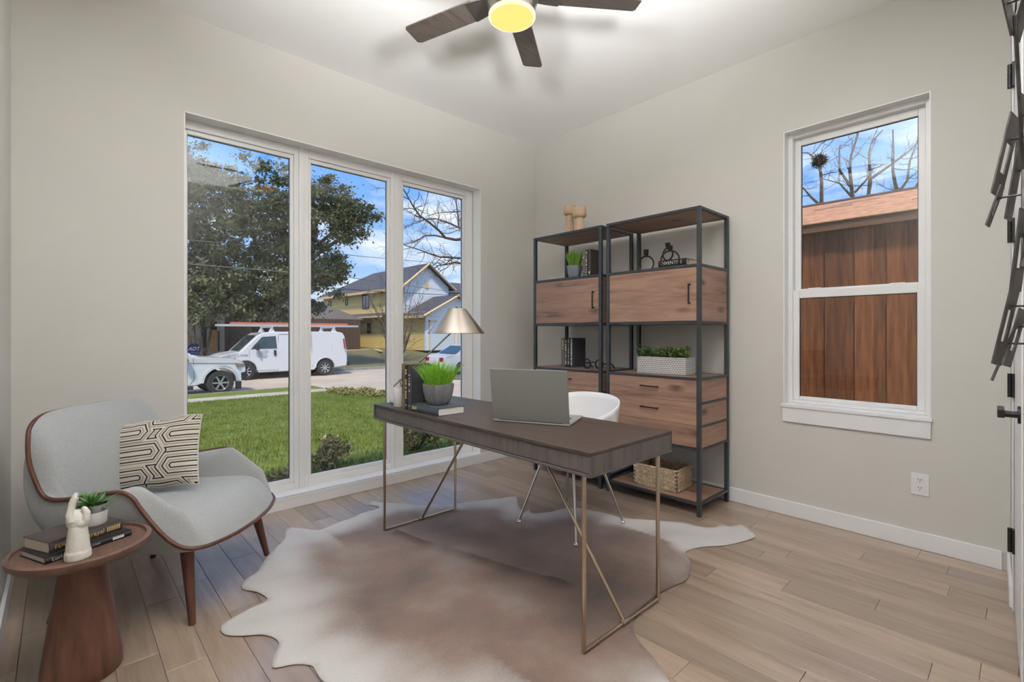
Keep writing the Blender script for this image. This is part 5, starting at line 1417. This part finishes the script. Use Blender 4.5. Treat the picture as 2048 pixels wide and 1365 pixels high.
def shrub(label, base, r, n_, mat, seed, lf=0.03):
    t = thing('shrub', label, 'shrub', base, 0, 'front yard shrubs'); rg = random.Random(seed); m = MB(); cl = []
    for k in range(16):
        d = Vector((rg.gauss(0, .55), rg.gauss(0, .55), rg.uniform(.4, 1.0))); d = Vector((d.x*r[0], d.y*r[1], d.z*r[2]))
        m.tube([(0, 0, -0.02), tuple(d*0.5), tuple(d)], [.008, .006, .003], 4); cl.append((tuple(d*.85), (r[0]*.35, r[1]*.35, r[2]*.3)))
    m.build('stems', X_['bark'], t, fix=False); leaves('foliage', cl, n_, lf, mat, t, seed); return t
shrub('brown speckled low shrub below the middle window pane', (-1.50, 1.50, gz(1.50)), (.24, .24, .30), 150, X_['shrubleaf'], 1, .022)
shrub('brown speckled low shrub below the right window pane', (-0.45, 1.55, gz(1.55)), (.24, .24, .34), 150, X_['shrubleaf'], 2, .022)
shrub('small leafy weed at the sill of the left window pane', (-2.15, 0.85, gz(.85)), (.16, .16, .20), 50, X_['shrubleaf'], 3, .022)
shrub('ragged clump of tall grass where the lawn meets the driveway', (2.75, 10.4, gz(10.4)), (.55, .95, .15), 150, X_['dryleaf'], 4, .05)
shrub('low green clump at the edge of the driveway', (2.9, 8.6, gz(8.6)), (.35, .9, .10), 90, X_['dryleaf'], 6, .045)

# ================================================================ vehicles
X_['whitepaint'] = pm('white_car_paint', (0.68, 0.68, 0.68), 0.25, coat=0.5)
X_['carglass'] = pm('dark_car_glass', (0.05, 0.075, 0.075), 0.06, spec=0.8)
X_['tyre'] = pm('tyre_rubber', (0.045, 0.042, 0.042), 0.85)
X_['rim'] = pm('wheel_alloy', (0.58, 0.58, 0.57), 0.3, 0.8)
X_['darkplastic'] = pm('dark_plastic', (0.03, 0.03, 0.032), 0.6)
X_['seam'] = pm('panel_gap', (0.10, 0.10, 0.11), 0.8)
X_['red'] = pm('tail_light_red', (0.32, 0.012, 0.012), 0.2)
X_['lens'] = pm('headlight_lens', (0.35, 0.33, 0.30), 0.12, 0.4)
X_['amber'] = pm('amber_lens', (0.55, 0.22, 0.05), 0.2)
X_['smudge'] = pm('removed_logo_grey', srgb(176, 182, 186), 0.6)
X_['inkdark'] = pm('van_lettering', srgb(96, 100, 104), 0.6)
X_['alu'] = pm('ladder_aluminium', (0.62, 0.62, 0.62), 0.4, 0.6)
X_['orange'] = pm('fibreglass_orange', srgb(214, 118, 84), 0.5)
def wheel(parent, x, y, z, r, w, spokes, flip=1):
    n_ = 40; Mx = Matrix.Translation((x, y, z)) @ Matrix.Rotation(R(90*flip), 4, 'X')
    m = MB().lathe([(r*0.62, -w/2), (r*0.93, -w/2), (r, -w*0.32), (r, w*0.32), (r*0.93, w/2), (r*0.62, w/2), (r*0.60, w*0.3), (r*0.60, -w*0.3), (r*0.62, -w/2)], n_, cap=False).xf(Mx)
    wo = autosmooth(m.build('wheel', X_['tyre'], parent), 35)
    m = MB().lathe([(0.0005, w*0.30), (r*0.14, w*0.36), (r*0.16, w*0.30)], 24, cap=False)
    m.lathe([(r*0.63, w*0.46), (r*0.60, w*0.47), (r*0.55, w*0.30), (r*0.55, w*0.0)], n_, cap=False)
    for k in range(spokes):
        a = 2*math.pi*k/spokes; c, s_ = math.cos(a), math.sin(a)
        m.obox((c*r*0.34, s_*r*0.34, w*0.30), (c*r*0.24, s_*r*0.24, 0), (-s_*r*0.065, c*r*0.065, 0), (0, 0, w*0.06))
    m.xf(Mx); autosmooth(m.build('rim', X_['rim'], wo), 35)
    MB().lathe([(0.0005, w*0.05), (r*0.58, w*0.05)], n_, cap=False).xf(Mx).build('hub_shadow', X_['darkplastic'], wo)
    return wo
def arch(cx, cz, r, a0=0, a1=180, n_=12, rev=False):
    P = [(cx+r*math.cos(R(a0+(a1-a0)*k/n_)), cz+r*math.sin(R(a0+(a1-a0)*k/n_))) for k in range(n_+1)]
    return P[::-1] if rev else P
class Car:
    def __init__(s, root, width, belt, tumble, ends):
        s.t, s.w, s.belt, s.tb, s.ends = root, width, belt, tumble, ends
    def inset(s, x, z):
        i = max(0, z-s.belt)*s.tb
        for (xe, rr) in s.ends:                    # plan rounding at nose and tail
            d = rr-abs(x-xe)
            if d > 0: i += rr*0.55*(d/rr)**2.2
        return i
    def body(s, name, prof, mat, y0=0, y1=None, bevel=0.035):
        y1 = s.w if y1 is None else y1
        m = MB(); n_ = len(prof)
        m.v = [(x, y0+s.inset(x, z), z) for x, z in prof]+[(x, y1-s.inset(x, z), z) for x, z in prof]
        m.f = [tuple(range(n_)), tuple(range(n_, 2*n_))[::-1]]+[(k, n_+k, n_+(k+1) % n_, (k+1) % n_) for k in range(n_)]
        o = m.build(name, mat, s.t, bevel=bevel, seg=3)
        return autosmooth(o, 50)
    def panel(s, name, poly, mat, out=0.006, th=0.012, both=True, parent=None, bevel=0):
        m = MB(); n_ = len(poly)
        for side in ((0, 1) if both else (0,)):
            o_ = len(m.v)
            for e in (out, out-th):
                m.v += [(x, (s.inset(x, z)-e) if side == 0 else (s.w-s.inset(x, z)+e), z) for x, z in poly]
            m.f += [tuple(range(o_, o_+n_)), tuple(range(o_+n_, o_+2*n_))[::-1]]+[(o_+k, o_+n_+k, o_+n_+(k+1) % n_, o_+(k+1) % n_) for k in range(n_)]
        return m.build(name, mat, parent or s.t, bevel=bevel)
    def seam(s, pts, r=0.008):
        m = MB()
        for side in (0, 1):
            m.tube([(x, (s.inset(x, z)-0.001) if side == 0 else (s.w-s.inset(x, z)+0.001), z) for x, z in pts], r, 4)
        return m.build('panel_gap', X_['seam'], s.t)
def strip(pts0, width):   # thin side outline -> polygon
    return pts0
# ---- cargo van, nose to -x
SZ = -0.845
t = thing('cargo_van', 'white cargo van with ladders on its roof rack parked across the street', 'van', (1.05, 19.30, SZ))
c = Car(t, 2.0, 1.05, 0.11, [(0.0, 0.55), (5.74, 0.30)])
prof = [(0.02, 0.42), (0.0, 0.60), (0.02, 0.85), (0.10, 1.00), (0.55, 1.13), (0.98, 1.20), (1.30, 1.52), (1.66, 1.88), (1.90, 2.02), (2.4, 2.07), (5.2, 2.08), (5.48, 2.02), (5.60, 1.85), (5.70, 1.25), (5.74, 0.95), (5.74, 0.50), (5.70, 0.42)] \
    + [(5.04, 0.36)] + arch(4.60, 0.40, 0.44, 0, 180) + [(4.1, 0.30), (1.70, 0.30)] + arch(1.20, 0.40, 0.44, 0, 180) + [(0.7, 0.36)]
c.body('body', prof, X_['whitepaint'])
c.panel('door_window', [(1.48, 1.32), (1.40, 1.30), (1.52, 1.46), (1.86, 1.84), (2.42, 1.88), (2.46, 1.34)], X_['carglass'])
m = MB().add([(1.02, 0.32, 1.235), (1.02, 1.68, 1.235), (1.68, 1.72, 1.905), (1.68, 0.28, 1.905)], [(0, 1, 2, 3)])
m.xf(Matrix.Translation((-0.018, 0, 0.012))); m.build('windshield', X_['carglass'], t)
c.seam([(1.34, 1.28), (1.36, 0.40), (2.50, 0.38), (2.53, 1.90)])
c.seam([(4.0, 0.45), (3.98, 1.95), (2.56, 1.95)])
c.panel('door_handle', [(2.33, 1.02), (2.42, 1.02), (2.42, 1.26), (2.33, 1.26)], X_['darkplastic'], 0.02, 0.03)
c.panel('removed_logo', [(1.64, 0.98), (1.98, 0.94), (2.06, 1.05), (2.00, 1.16), (2.12, 1.22), (2.02, 1.28), (1.80, 1.20), (1.66, 1.30), (1.60, 1.12)], X_['smudge'], 0.004, 0.003, False)
c.panel('fender_logo', [(0.60, 1.00), (0.80, 0.99), (0.82, 1.10), (0.70, 1.09), (0.62, 1.12)], X_['smudge'], 0.004, 0.003, False)
text('fender_text', 'LL RYDER', 0.10, X_['inkdark'], t, frame((0.86, c.inset(0.9, 1.05)-0.006, 1.06), (1, 0, 0), (0, 0, 1)), 0.001)
c.panel('wheel_lip', arch(4.60, 0.40, 0.49, 0, 180)+arch(4.60, 0.40, 0.44, 0, 180, rev=True), X_['whitepaint'], 0.02, 0.03)
c.panel('tail_light', [(5.62, 1.25), (5.55, 1.25), (5.50, 1.72), (5.56, 1.75)], X_['red'], 0.012, 0.03)
MB().box(5.70, 5.86, 0.10, 1.90, 0.42, 0.60).build('rear_bumper', X_['darkplastic'], t, bevel=0.02)
MB().box(-0.08, 0.06, 0.14, 1.86, 0.36, 0.58).build('front_bumper', X_['darkplastic'], t, bevel=0.02)
m = MB().box(0.02, 0.05, 0.35, 1.65, 0.66, 0.88); m.build('grille', X_['darkplastic'], t, bevel=0.01)
m = MB().obox((1.62, -0.14, 1.42), (0.04, 0, 0), (0, 0.10, 0), (0, 0, 0.15)); m.obox((1.62, 2.14, 1.42), (0.04, 0, 0), (0, 0.10, 0), (0, 0, 0.15)); m.build('mirror', X_['darkplastic'], t, bevel=0.02)
for xx in (1.20, 4.60):
    wheel(t, xx, 0.14, 0.375, 0.375, 0.26, 8, 1); wheel(t, xx, 1.86, 0.375, 0.375, 0.26, 8, -1)
for xx in (2.3, 5.1):
    m = MB()
    for yy in (0.24, 1.76):
        m.prism([(xx-0.14, 2.05), (xx+0.14, 2.05), (xx+0.03, 2.26), (xx-0.03, 2.26)], yy-0.03, yy+0.03, 'y')
    m.box(xx-0.03, xx+0.03, 0.15, 1.85, 2.24, 2.30); m.build('rack_bar', X_['whitepaint'], t)
def ladder(label, x0, x1, y, z, wd, mat, tilt=0.0, group='ladders on the van roof'):
    t = thing('ladder', label, 'ladder', (x0, y, z), 0, group)
    L_ = x1-x0
    for yy in (0, wd): MB().box(0, L_, yy, yy+0.035, 0, 0.085).build('rail', mat, t, bevel=0.004)
    for k in range(int(L_/0.3)):
        MB().tube([(0.15+k*0.3, 0.03, 0.043), (0.15+k*0.3, wd+0.005, 0.043)], 0.016, 6).build('rung', X_['alu'], t)
rz_ = SZ+2.301
ladder('long silver extension ladder lying lowest on the van rack', 0.20+1.05, 6.35+1.05, 19.52, rz_, 0.42, X_['alu'])
ladder('silver ladder lying on the van rack behind the longest one', 0.55+1.05, 6.0+1.05, 20.15, rz_, 0.42, X_['alu'])
ladder('orange fibreglass ladder stacked on the silver ladder on the van', 2.0+1.05, 5.8+1.05, 19.53, rz_+0.088, 0.42, X_['orange'])
ladder('short orange fibreglass ladder tip ahead of the rack bar', 0.75+1.05, 1.95+1.05, 19.53, rz_+0.088, 0.42, X_['orange'])
# ---- pickup, nose to +x
t = thing('pickup_truck', 'white pickup truck parked at the near curb beyond the lawn', 'truck', (-4.25, 14.50, SZ))
c = Car(t, 1.88, 1.10, 0.16, [(5.40, 0.75), (0.0, 0.25)])
prof = [(5.36, 0.42), (5.40, 0.55), (5.38, 0.85), (5.30, 1.02), (5.10, 1.13), (4.60, 1.20), (3.95, 1.24), (3.62, 1.42), (3.10, 1.74), (2.90, 1.80), (1.75, 1.80), (1.62, 1.72), (1.55, 1.22), (0.02, 1.20), (0.0, 0.60), (0.05, 0.50)] \
    + arch(1.14, 0.42, 0.46, 180, 0) + [(1.72, 0.34), (3.85, 0.34)] + arch(4.55, 0.42, 0.47, 180, 0) + [(5.10, 0.36)]
c.body('body', prof, X_['whitepaint'])
c.panel('door_window', [(3.55, 1.28), (3.10, 1.62), (2.95, 1.68), (1.85, 1.68), (1.80, 1.26)], X_['carglass'])
m = MB().add([(3.98, 0.22, 1.26), (3.98, 1.66, 1.26), (3.12, 1.62, 1.76), (3.12, 0.26, 1.76)], [(0, 1, 2, 3)]).xf(Matrix.Translation((0.015, 0, 0.012))); m.build('windshield', X_['carglass'], t)
c.seam([(3.80, 1.22), (3.82, 0.55), (3.70, 0.40)]); c.seam([(2.72, 1.70), (2.75, 0.40)])
c.panel('wheel_lip', arch(4.55, 0.42, 0.55, 0, 180)+arch(4.55, 0.42, 0.47, 0, 180, rev=True), X_['whitepaint'], 0.03, 0.04)
c.panel('wheel_lip', arch(1.14, 0.42, 0.54, 0, 180)+arch(1.14, 0.42, 0.46, 0, 180, rev=True), X_['whitepaint'], 0.03, 0.04)
c.panel('headlight', [(4.98, 1.02), (5.30, 0.98), (5.33, 0.86), (5.14, 0.86), (5.02, 0.92)], X_['lens'], 0.012, 0.02)
c.panel('turn_lamp', [(4.97, 1.02), (5.07, 1.01), (5.07, 0.91), (5.01, 0.94)], X_['amber'], 0.016, 0.02)
c.panel('fog_lamp_pod', [(5.20, 0.68), (5.40, 0.70), (5.41, 0.44), (5.22, 0.42)], X_['darkplastic'], 0.012, 0.03)
MB().box(5.24, 5.44, 0.42, 1.46, 0.50, 0.98).build('grille', X_['darkplastic'], t, bevel=0.03)
MB().box(1.75, 3.80, -0.02, 0.16, 0.24, 0.34).build('step_bar', X_['darkplastic'], t, bevel=0.02)
m = MB().box(5.02, 5.16, 0.02, 0.20, 0.16, 0.40); m.build('mud_flap', X_['darkplastic'], t)
m = MB().obox((3.55, -0.17, 1.22), (0.07, 0, 0), (0, 0.13, 0), (0, 0, 0.10)); m.obox((3.55, 2.05, 1.22), (0.07, 0, 0), (0, 0.13, 0), (0, 0, 0.10)); m.build('mirror', X_['darkplastic'], t, bevel=0.03)
m = MB().obox((3.56, -0.175, 1.275), (0.072, 0, 0), (0, 0.12, 0), (0, 0, 0.055)); m.build('mirror_cap', X_['whitepaint'], t, bevel=0.02)
c.panel('badge', [(3.10, 0.885), (3.62, 0.885), (3.62, 0.92), (3.10, 0.92)], X_['seam'], 0.006, 0.006)
for xx in (1.14, 4.55):
    wheel(t, xx, 0.13, 0.395, 0.395, 0.26, 6, 1); wheel(t, xx, 1.75, 0.395, 0.395, 0.26, 6, -1)
# ---- sedan
t = thing('sedan_car', 'white sedan parked at the near curb beyond the driveway', 'car', (9.15, 14.55, SZ))
c = Car(t, 1.80, 0.92, 0.30, [(0.0, 0.45), (4.75, 0.6)])
prof = [(0.04, 0.35), (0.0, 0.60), (0.06, 0.92), (0.30, 1.00), (0.75, 1.02), (1.35, 1.36), (1.75, 1.44), (2.60, 1.44), (2.95, 1.36), (3.60, 1.00), (4.45, 0.86), (4.72, 0.68), (4.75, 0.45), (4.65, 0.30)] + arch(3.75, 0.33, 0.36, 0, 180) + [(3.3, 0.25), (1.4, 0.25)] + arch(0.95, 0.33, 0.36, 0, 180) + [(0.5, 0.28)]
c.body('body', prof, X_['whitepaint'])
c.panel('side_window', [(1.15, 1.06), (1.48, 1.32), (1.80, 1.38), (2.58, 1.38), (2.90, 1.30), (3.30, 1.04)], X_['carglass'])
m = MB().add([(0.72, 0.22, 1.035), (0.72, 1.58, 1.035), (1.36, 1.46, 1.385), (1.36, 0.34, 1.385)], [(0, 1, 2, 3)]).xf(Matrix.Translation((-0.012, 0, 0.012))); m.build('rear_window', X_['carglass'], t)
m = MB(); m.box(-0.012, 0.20, 0.20, 0.46, 0.70, 0.88); m.box(-0.012, 0.20, 1.34, 1.60, 0.70, 0.88); m.build('tail_light', X_['red'], t, bevel=0.02)
c.seam([(1.45, 1.04), (1.42, 0.40)]); c.seam([(2.42, 1.04), (2.42, 0.30)])
for xx in (0.95, 3.75):
    wheel(t, xx, 0.12, 0.32, 0.32, 0.22, 7, 1); wheel(t, xx, 1.68, 0.32, 0.32, 0.22, 7, -1)
# ================================================================ houses across the street
H_ = {}
H_['yellow'] = siding('yellow_sheathing', srgb(226, 198, 128), 0.20, 0.84)
H_['white'] = siding('white_siding', srgb(216, 222, 228), 0.25, 0.93)
H_['tan'] = siding('tan_siding', srgb(196, 176, 150), 0.20, 0.85)
H_['brown'] = pm('brown_boards', srgb(104, 84, 70), 0.9, c2=srgb(84, 68, 58), scale=6, stretch=(6, 6, .4))
H_['roof'] = pm('dark_shingles', srgb(74, 74, 80), 0.9, c2=srgb(92, 92, 98), scale=9, detail=6, bump=0.4, bscale=30)
H_['roofbrown'] = pm('brown_shingles', srgb(96, 86, 80), 0.9, c2=srgb(120, 110, 102), scale=8, detail=6, bump=0.4, bscale=30)
H_['fascia'] = pm('raw_pine_fascia', srgb(222, 190, 142), 0.8)
H_['pane'] = pm('house_window_glass', (0.04, 0.045, 0.05), 0.1, spec=0.8)
H_['frame'] = pm('house_window_frame', srgb(60, 62, 66), 0.6)
H_['ply'] = pm('plywood', srgb(214, 158, 92), 0.8, c2=srgb(196, 142, 82), scale=3, stretch=(8, 8, 1))
def slab(mb, a, b, c, d, th=0.12):
    a, b, c, d = map(Vector, (a, b, c, d)); n_ = (b-a).cross(d-a).normalized()
    if n_.z < 0: n_ = -n_
    mb.add([a, b, c, d, a-n_*th, b-n_*th, c-n_*th, d-n_*th], [(0, 1, 2, 3), (4, 7, 6, 5), (0, 4, 5, 1), (1, 5, 6, 2), (2, 6, 7, 3), (3, 7, 4, 0)]); return mb
def win(parent, x0, x1, y0, y1, z0, z1, axis, bars=0):
    """window set in a wall; axis 'x' = wall faces -x, 'y' = wall faces -y"""
    f = 0.07; m = MB()
    if axis == 'x':
        m.box(x0-.04, x0+.05, y0, y1, z0, z0+f); m.box(x0-.04, x0+.05, y0, y1, z1-f, z1); m.box(x0-.04, x0+.05, y0, y0+f, z0, z1); m.box(x0-.04, x0+.05, y1-f, y1, z0, z1)
        for k in range(bars): yy = y0+(y1-y0)*(k+1)/(bars+1); m.box(x0-.03, x0+.04, yy-.03, yy+.03, z0, z1)
        w_ = m.build('window', H_['frame'], parent); MB().box(x0-.02, x0-.01, y0+f, y1-f, z0+f, z1-f).build('pane', H_['pane'], w_)
    else:
        m.box(x0, x1, y0-.04, y0+.05, z0, z0+f); m.box(x0, x1, y0-.04, y0+.05, z1-f, z1); m.box(x0, x0+f, y0-.04, y0+.05, z0, z1); m.box(x1-f, x1, y0-.04, y0+.05, z0, z1)
        for k in range(bars): xx = x0+(x1-x0)*(k+1)/(bars+1); m.box(xx-.03, xx+.03, y0-.03, y0+.04, z0, z1)
        w_ = m.build('window', H_['frame'], parent); MB().box(x0+f, x1-f, y0-.02, y0-.01, z0+f, z1-f).build('pane', H_['pane'], w_)
    return w_
# ---- two storey house, yellow side and white front
hx, hy, hz = 16.2, 27.0, -0.14
t = thing('two_storey_house', 'two storey house under construction with yellow side and white gabled front', 'house', (hx, hy, hz))
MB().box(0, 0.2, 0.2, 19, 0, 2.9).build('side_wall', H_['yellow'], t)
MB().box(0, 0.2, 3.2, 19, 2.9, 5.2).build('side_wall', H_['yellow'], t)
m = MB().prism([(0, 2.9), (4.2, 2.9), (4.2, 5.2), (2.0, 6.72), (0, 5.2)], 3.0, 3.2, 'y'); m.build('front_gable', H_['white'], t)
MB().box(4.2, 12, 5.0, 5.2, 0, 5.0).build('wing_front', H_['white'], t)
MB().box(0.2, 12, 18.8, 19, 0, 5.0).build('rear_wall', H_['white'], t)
m = MB().prism([(0, 0), (5.6, 0), (5.6, 2.82), (2.7, 4.15), (0, 2.82)], 0.0, 0.2, 'y'); m.build('garage_front', H_['white'], t)
rf = MB(); e = 0.45
E0, E1, RX, RZ, EZ = -e, 4.2+e, 2.0, 6.95, 5.2-0.25
slab(rf, (E0, 2.6, EZ), (RX, 2.6, RZ), (RX, 12.0, RZ), (E0, 19.4, EZ)); slab(rf, (E1, 2.6, EZ), (RX, 2.6, RZ), (RX, 12.0, RZ), (E1, 19.4, EZ))
slab(rf, (E0, 19.4, EZ), (RX, 12.0, RZ), (RX+.01, 12.0, RZ), (E1, 19.4, EZ))
slab(rf, (4.0, 4.6, 4.9), (12.4, 4.6, 4.9), (10.5, 9.5, 6.4), (4.0, 9.5, 6.4))
rf.build('main_roof', H_['roof'], t)
rg_ = MB(); slab(rg_, (-e, -0.4, 2.62), (2.7, -0.4, 4.28), (2.7, 3.4, 4.28), (-e, 3.4, 2.62)); slab(rg_, (5.6+e, -0.4, 2.62), (2.7, -0.4, 4.28), (2.7, 3.4, 4.28), (5.6+e, 3.4, 2.62))
rg_.build('garage_roof', H_['roof'], t)
sk = MB(); slab(sk, (-0.6, 5.5, 2.72), (0.0, 5.5, 3.0), (0.0, 19, 3.0), (-0.6, 19, 2.72)); sk.build('skirt_roof', H_['roof'], t)
fa = MB()
fa.tube([(E0, 2.55, EZ-.08), (RX, 2.55, RZ-.08), (E1, 2.55, EZ-.08)], 0.10, 4); fa.tube([(-e, -0.45, 2.54), (2.7, -0.45, 4.20), (5.6+e, -0.45, 2.54)], 0.09, 4)
fa.box(-e-.06, -e, 2.6, 19.4, EZ-.28, EZ-.04); fa.box(-0.66, -0.6, 5.5, 19, 2.58, 2.72); fa.box(-e-.06, -e, -0.4, 3.4, 2.42, 2.60)
fa.build('fascia', H_['fascia'], t)
win(t, 0, 0, 8.9, 10.2, 3.45, 4.95, 'x', 1); win(t, 0, 0, 17.0, 17.6, 3.9, 4.5, 'x'); win(t, 0, 0, 13.2, 13.7, 3.9, 4.5, 'x'); win(t, 0, 0, 8.6, 9.3, 1.30, 2.15, 'x'); win(t, 0, 0, 14.6, 15.4, 0.9, 2.1, 'x', 1)
H_['door'] = pm('garage_door_white', srgb(206, 214, 220), 0.5)
for a in (0.35, 2.95):
    d = MB().box(a, a+2.2, -0.05, 0.0, 0.0, 2.15).build('garage_door', H_['door'], t)
    m = MB(); m.box(a-.08, a, -.06, 0, 0, 2.25); m.box(a+2.2, a+2.28, -.06, 0, 0, 2.25); m.box(a-.08, a+2.28, -.06, 0, 2.15, 2.25); m.build('door_jamb', H_['fascia'], d)
m = MB().box(1.9, 2.2, 2.96, 3.0, 4.9, 5.5); m.build('vent', H_['fascia'], t)
# ---- bungalow with brown hip roof
t = thing('bungalow', 'low bungalow with a brown hipped roof beside the yellow house wall', 'house', (4.4, 35.2, -0.14))
MB().box(0.4, 10.2, 0, 8, 0, 2.5).build('wall', H_['brown'], t)
rf = MB(); e = .5
slab(rf, (-e, -e, 2.42), (10.2+e, -e, 2.42), (7.8, 4, 4.35), (2.4, 4, 4.35)); slab(rf, (10.2+e, -e, 2.42), (10.2+e, 8+e, 2.42), (7.8, 4, 4.35), (7.79, 4, 4.35))
slab(rf, (-e, -e, 2.42), (-e, 8+e, 2.42), (2.4, 4, 4.35), (2.41, 4, 4.35)); slab(rf, (-e, 8+e, 2.42), (10.2+e, 8+e, 2.42), (7.8, 4, 4.35), (2.4, 4, 4.35))
rf.build('roof', H_['roofbrown'], t)
m = MB()
for k in range(12): m.ball((0.4+k*0.85, -e-.05, 2.22), .05, n=6, m=4)
m.build('string_lights', pm('string_bulbs', (0.75, 0.70, 0.60), 0.4), t)
m = MB(); m.box(8.6, 8.75, -.4, -.25, 0, 2.3); m.box(3.0, 3.15, -.4, -.25, 0, 2.3); m.build('porch_post', H_['brown'], t)
win(t, 9.2, 9.9, -.0, 0, 0.8, 2.0, 'y', 1)
# ---- tan house
t = thing('tan_house', 'tan clapboard house with a boarded doorway behind the thin tree', 'house', (-8.0, 30.0, -0.2))
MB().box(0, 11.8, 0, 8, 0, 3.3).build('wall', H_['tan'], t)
rf = MB(); slab(rf, (-.5, -.5, 3.25), (11.85, -.5, 3.25), (11.85, 4, 5.6), (-.5, 4, 5.6)); slab(rf, (-.5, 8.5, 3.25), (11.85, 8.5, 3.25), (11.85, 4, 5.6), (-.5, 4, 5.6)); rf.build('roof', H_['roofbrown'], t)
win(t, 10.55, 10.85, 0, 0, 0.45, 1.95, 'y', 1)
win(t, 11.05, 11.38, 0, 0, 1.55, 2.05, 'y', 1)
MB().box(11.02, 11.42, -0.06, -0.01, 0.28, 1.52).build('plywood_board', H_['ply'], t)
MB().box(11.44, 11.52, -0.06, -0.01, 0.28, 1.5).build('door_gap', H_['frame'], t)
win(t, 6.0, 7.2, 0, 0, 0.9, 2.2, 'y', 1)
t = thing('board_fence', 'dark brown board fence between the tan house and the bungalow', 'fence', (3.9, 32.0, -0.16))
for k in range(32): MB().box(k*0.30, k*0.30+0.285, 0, 0.03+0.01*(k % 2), 0, 2.35).build('board', H_['brown'], t)
# ---- lumber lying by the yellow house
for k, (lab, x_, y_, rz, ln) in enumerate((('raw lumber board lying in the dirt in front of the yellow wall', 13.6, 29.4, 70, 3.4), ('short lumber board lying near the porch post', 12.6, 30.6, 20, 2.4))):
    t = thing('lumber_board', lab, 'lumber', (x_, y_, -0.15), R(rz), 'lumber on the building site'); MB().box(-ln/2, ln/2, -.12, .12, 0, .08).build('board', H_['fascia'], t)
# ---- overhead lines
K['wire'] = pm('overhead_wire', srgb(120, 118, 112), 0.6); K['wired'] = pm('overhead_wire_dark', srgb(48, 50, 54), 0.6)
for lab, pts, mt in (('pale overhead line crossing the oak lowest on the street', [(-12.5, 17.6, 3.78), (0.364, 20.385, 4.035), (7.499, 21.928, 4.219), (17.31, 23.707, 3.95), (30, 26, 4.3)], 'wire'),
                     ('pale overhead line crossing high in front of the clouds', [(-12, 21.5, 5.1), (0.75, 22.763, 5.414), (11.39, 23.765, 5.774), (14.95, 24.544, 5.995), (30, 27, 6.6)], 'wire'),
                     ('dark overhead line passing in front of the house roofs', [(-6, 26.0, 4.4), (7.498, 24.668, 3.816), (11.391, 23.765, 3.694), (17.309, 23.707, 3.783), (30, 23, 4.3)], 'wired')):
    m = MB().tube(pts, 0.018, 5); o = m.build('overhead_line', K[mt]); tag(o, lab, 'power line', 'overhead lines')

# ================================================================ shed beside the right window
SB = pm('stained_cedar', srgb(150, 92, 48), 0.7, c2=srgb(100, 56, 28), scale=5, stretch=(7, 7, .7), detail=8, lo=.3, hi=.72, rnd=.30, bump=.25, bscale=40, bstretch=(6, 6, .4))
t = thing('garden_shed', 'stained cedar board shed with a tan shingle roof next to the house', 'shed', (1.80, -2.6, -0.20))
mo = MB().box(0.015, 0.0225, -.07, .07, 0, 2.375); first = None
y_ = -2.6; k = 0
sd = random.Random(6)
while y_ < 2.4:
    if k == 0:
        bo = mo.build('board', SB, t); me_out = bo.data
        bi = MB().box(0.0235, 0.0435, -.07, .07, 0, 2.375).build('board', SB, t); me_in = bi.data
    else:
        bo = bpy.data.objects.new('board', me_out); COL.objects.link(bo); bo.parent = t
        bi = bpy.data.objects.new('board', me_in); COL.objects.link(bi); bi.parent = t
    bo.location = (sd.uniform(-.003, .003), y_, 0); bi.location = (0, y_+0.118, 0)
    y_ += 0.236; k += 1
MB().box(0.06, 1.7, -2.6, 2.45, 0, 2.36).build('shed_core', SB, t)
MB().box(-0.075, -0.05, -2.8, 2.6, 2.33, 2.40).build('fascia', pm('shed_fascia', srgb(120, 84, 58), .7), t)
shg = pm('tan_shingles', srgb(212, 158, 118), 0.9, c2=srgb(190, 134, 98), scale=14, detail=6, rnd=.05, bump=.5, bscale=120)
n_c = 8; sl0 = Vector((-0.09, 0, 2.40)); sl1 = Vector((0.80, 0, 2.772))
dv = (sl1-sl0)/n_c
for k in range(n_c):
    a = sl0+dv*k; b = sl0+dv*(k+1.15)
    off = 0.15*(k % 2); yy = -2.85+off
    m = MB().obox(((a.x+b.x)/2, -0.1, (a.z+b.z)/2+0.008), (b-a)/2, (0, 2.72, 0), Vector((-dv.z, 0, dv.x)).normalized()*0.005)
    co = m.build('shingle_course', shg, t)
    if k in (1, 3, 5, 6):
        for q in range(3):
            yq = sd.uniform(-2.2, 2.2); c_ = (a+b)/2
            MB().obox((c_.x, yq, c_.z+0.0155), dv*0.14, (0, 0.17, 0), Vector((-dv.z, 0, dv.x)).normalized()*0.002).build('shingle_shade', pm('grey_shingle', srgb(150, 132, 120), .9), co)
m = MB(); slab(m, (0.80, -2.82, 2.78), (1.85, -2.82, 2.35), (1.85, 2.62, 2.35), (0.80, 2.62, 2.78), .03); m.build('rear_roof', shg, t)
MB().tube([(0.80, -2.82, 2.785), (0.80, 2.62, 2.785)], 0.022, 6).build('ridge_cap', pm('ridge_shingle', srgb(96, 84, 78), .9), t)
ty = limb_tree('bare winter trees with a dark bird nest rising behind the shed roof', LIMBS_YARD, (7.9, -1.1, -0.20), 'bare trees', 17, 8, 0.55, X_['bark'], 0.10, 0.48)
m = MB(); rn = random.Random(2)
for k in range(120):
    d = Vector((rn.gauss(0, 1), rn.gauss(0, 1), rn.gauss(0, 1))).normalized(); c_ = Vector((7.58, -0.53, 4.62)); e_ = Vector((rn.gauss(0, 1), rn.gauss(0, 1), rn.gauss(0, 1))).normalized()*.09
    p = c_+d*.085; m.tube([tuple(p-e_), tuple(p+e_)], .008, 4)
o = m.build('bird_nest', X_['bark'], None, fix=False); tag(o, 'dark twiggy bird nest in the bare tree behind the shed', 'nest')
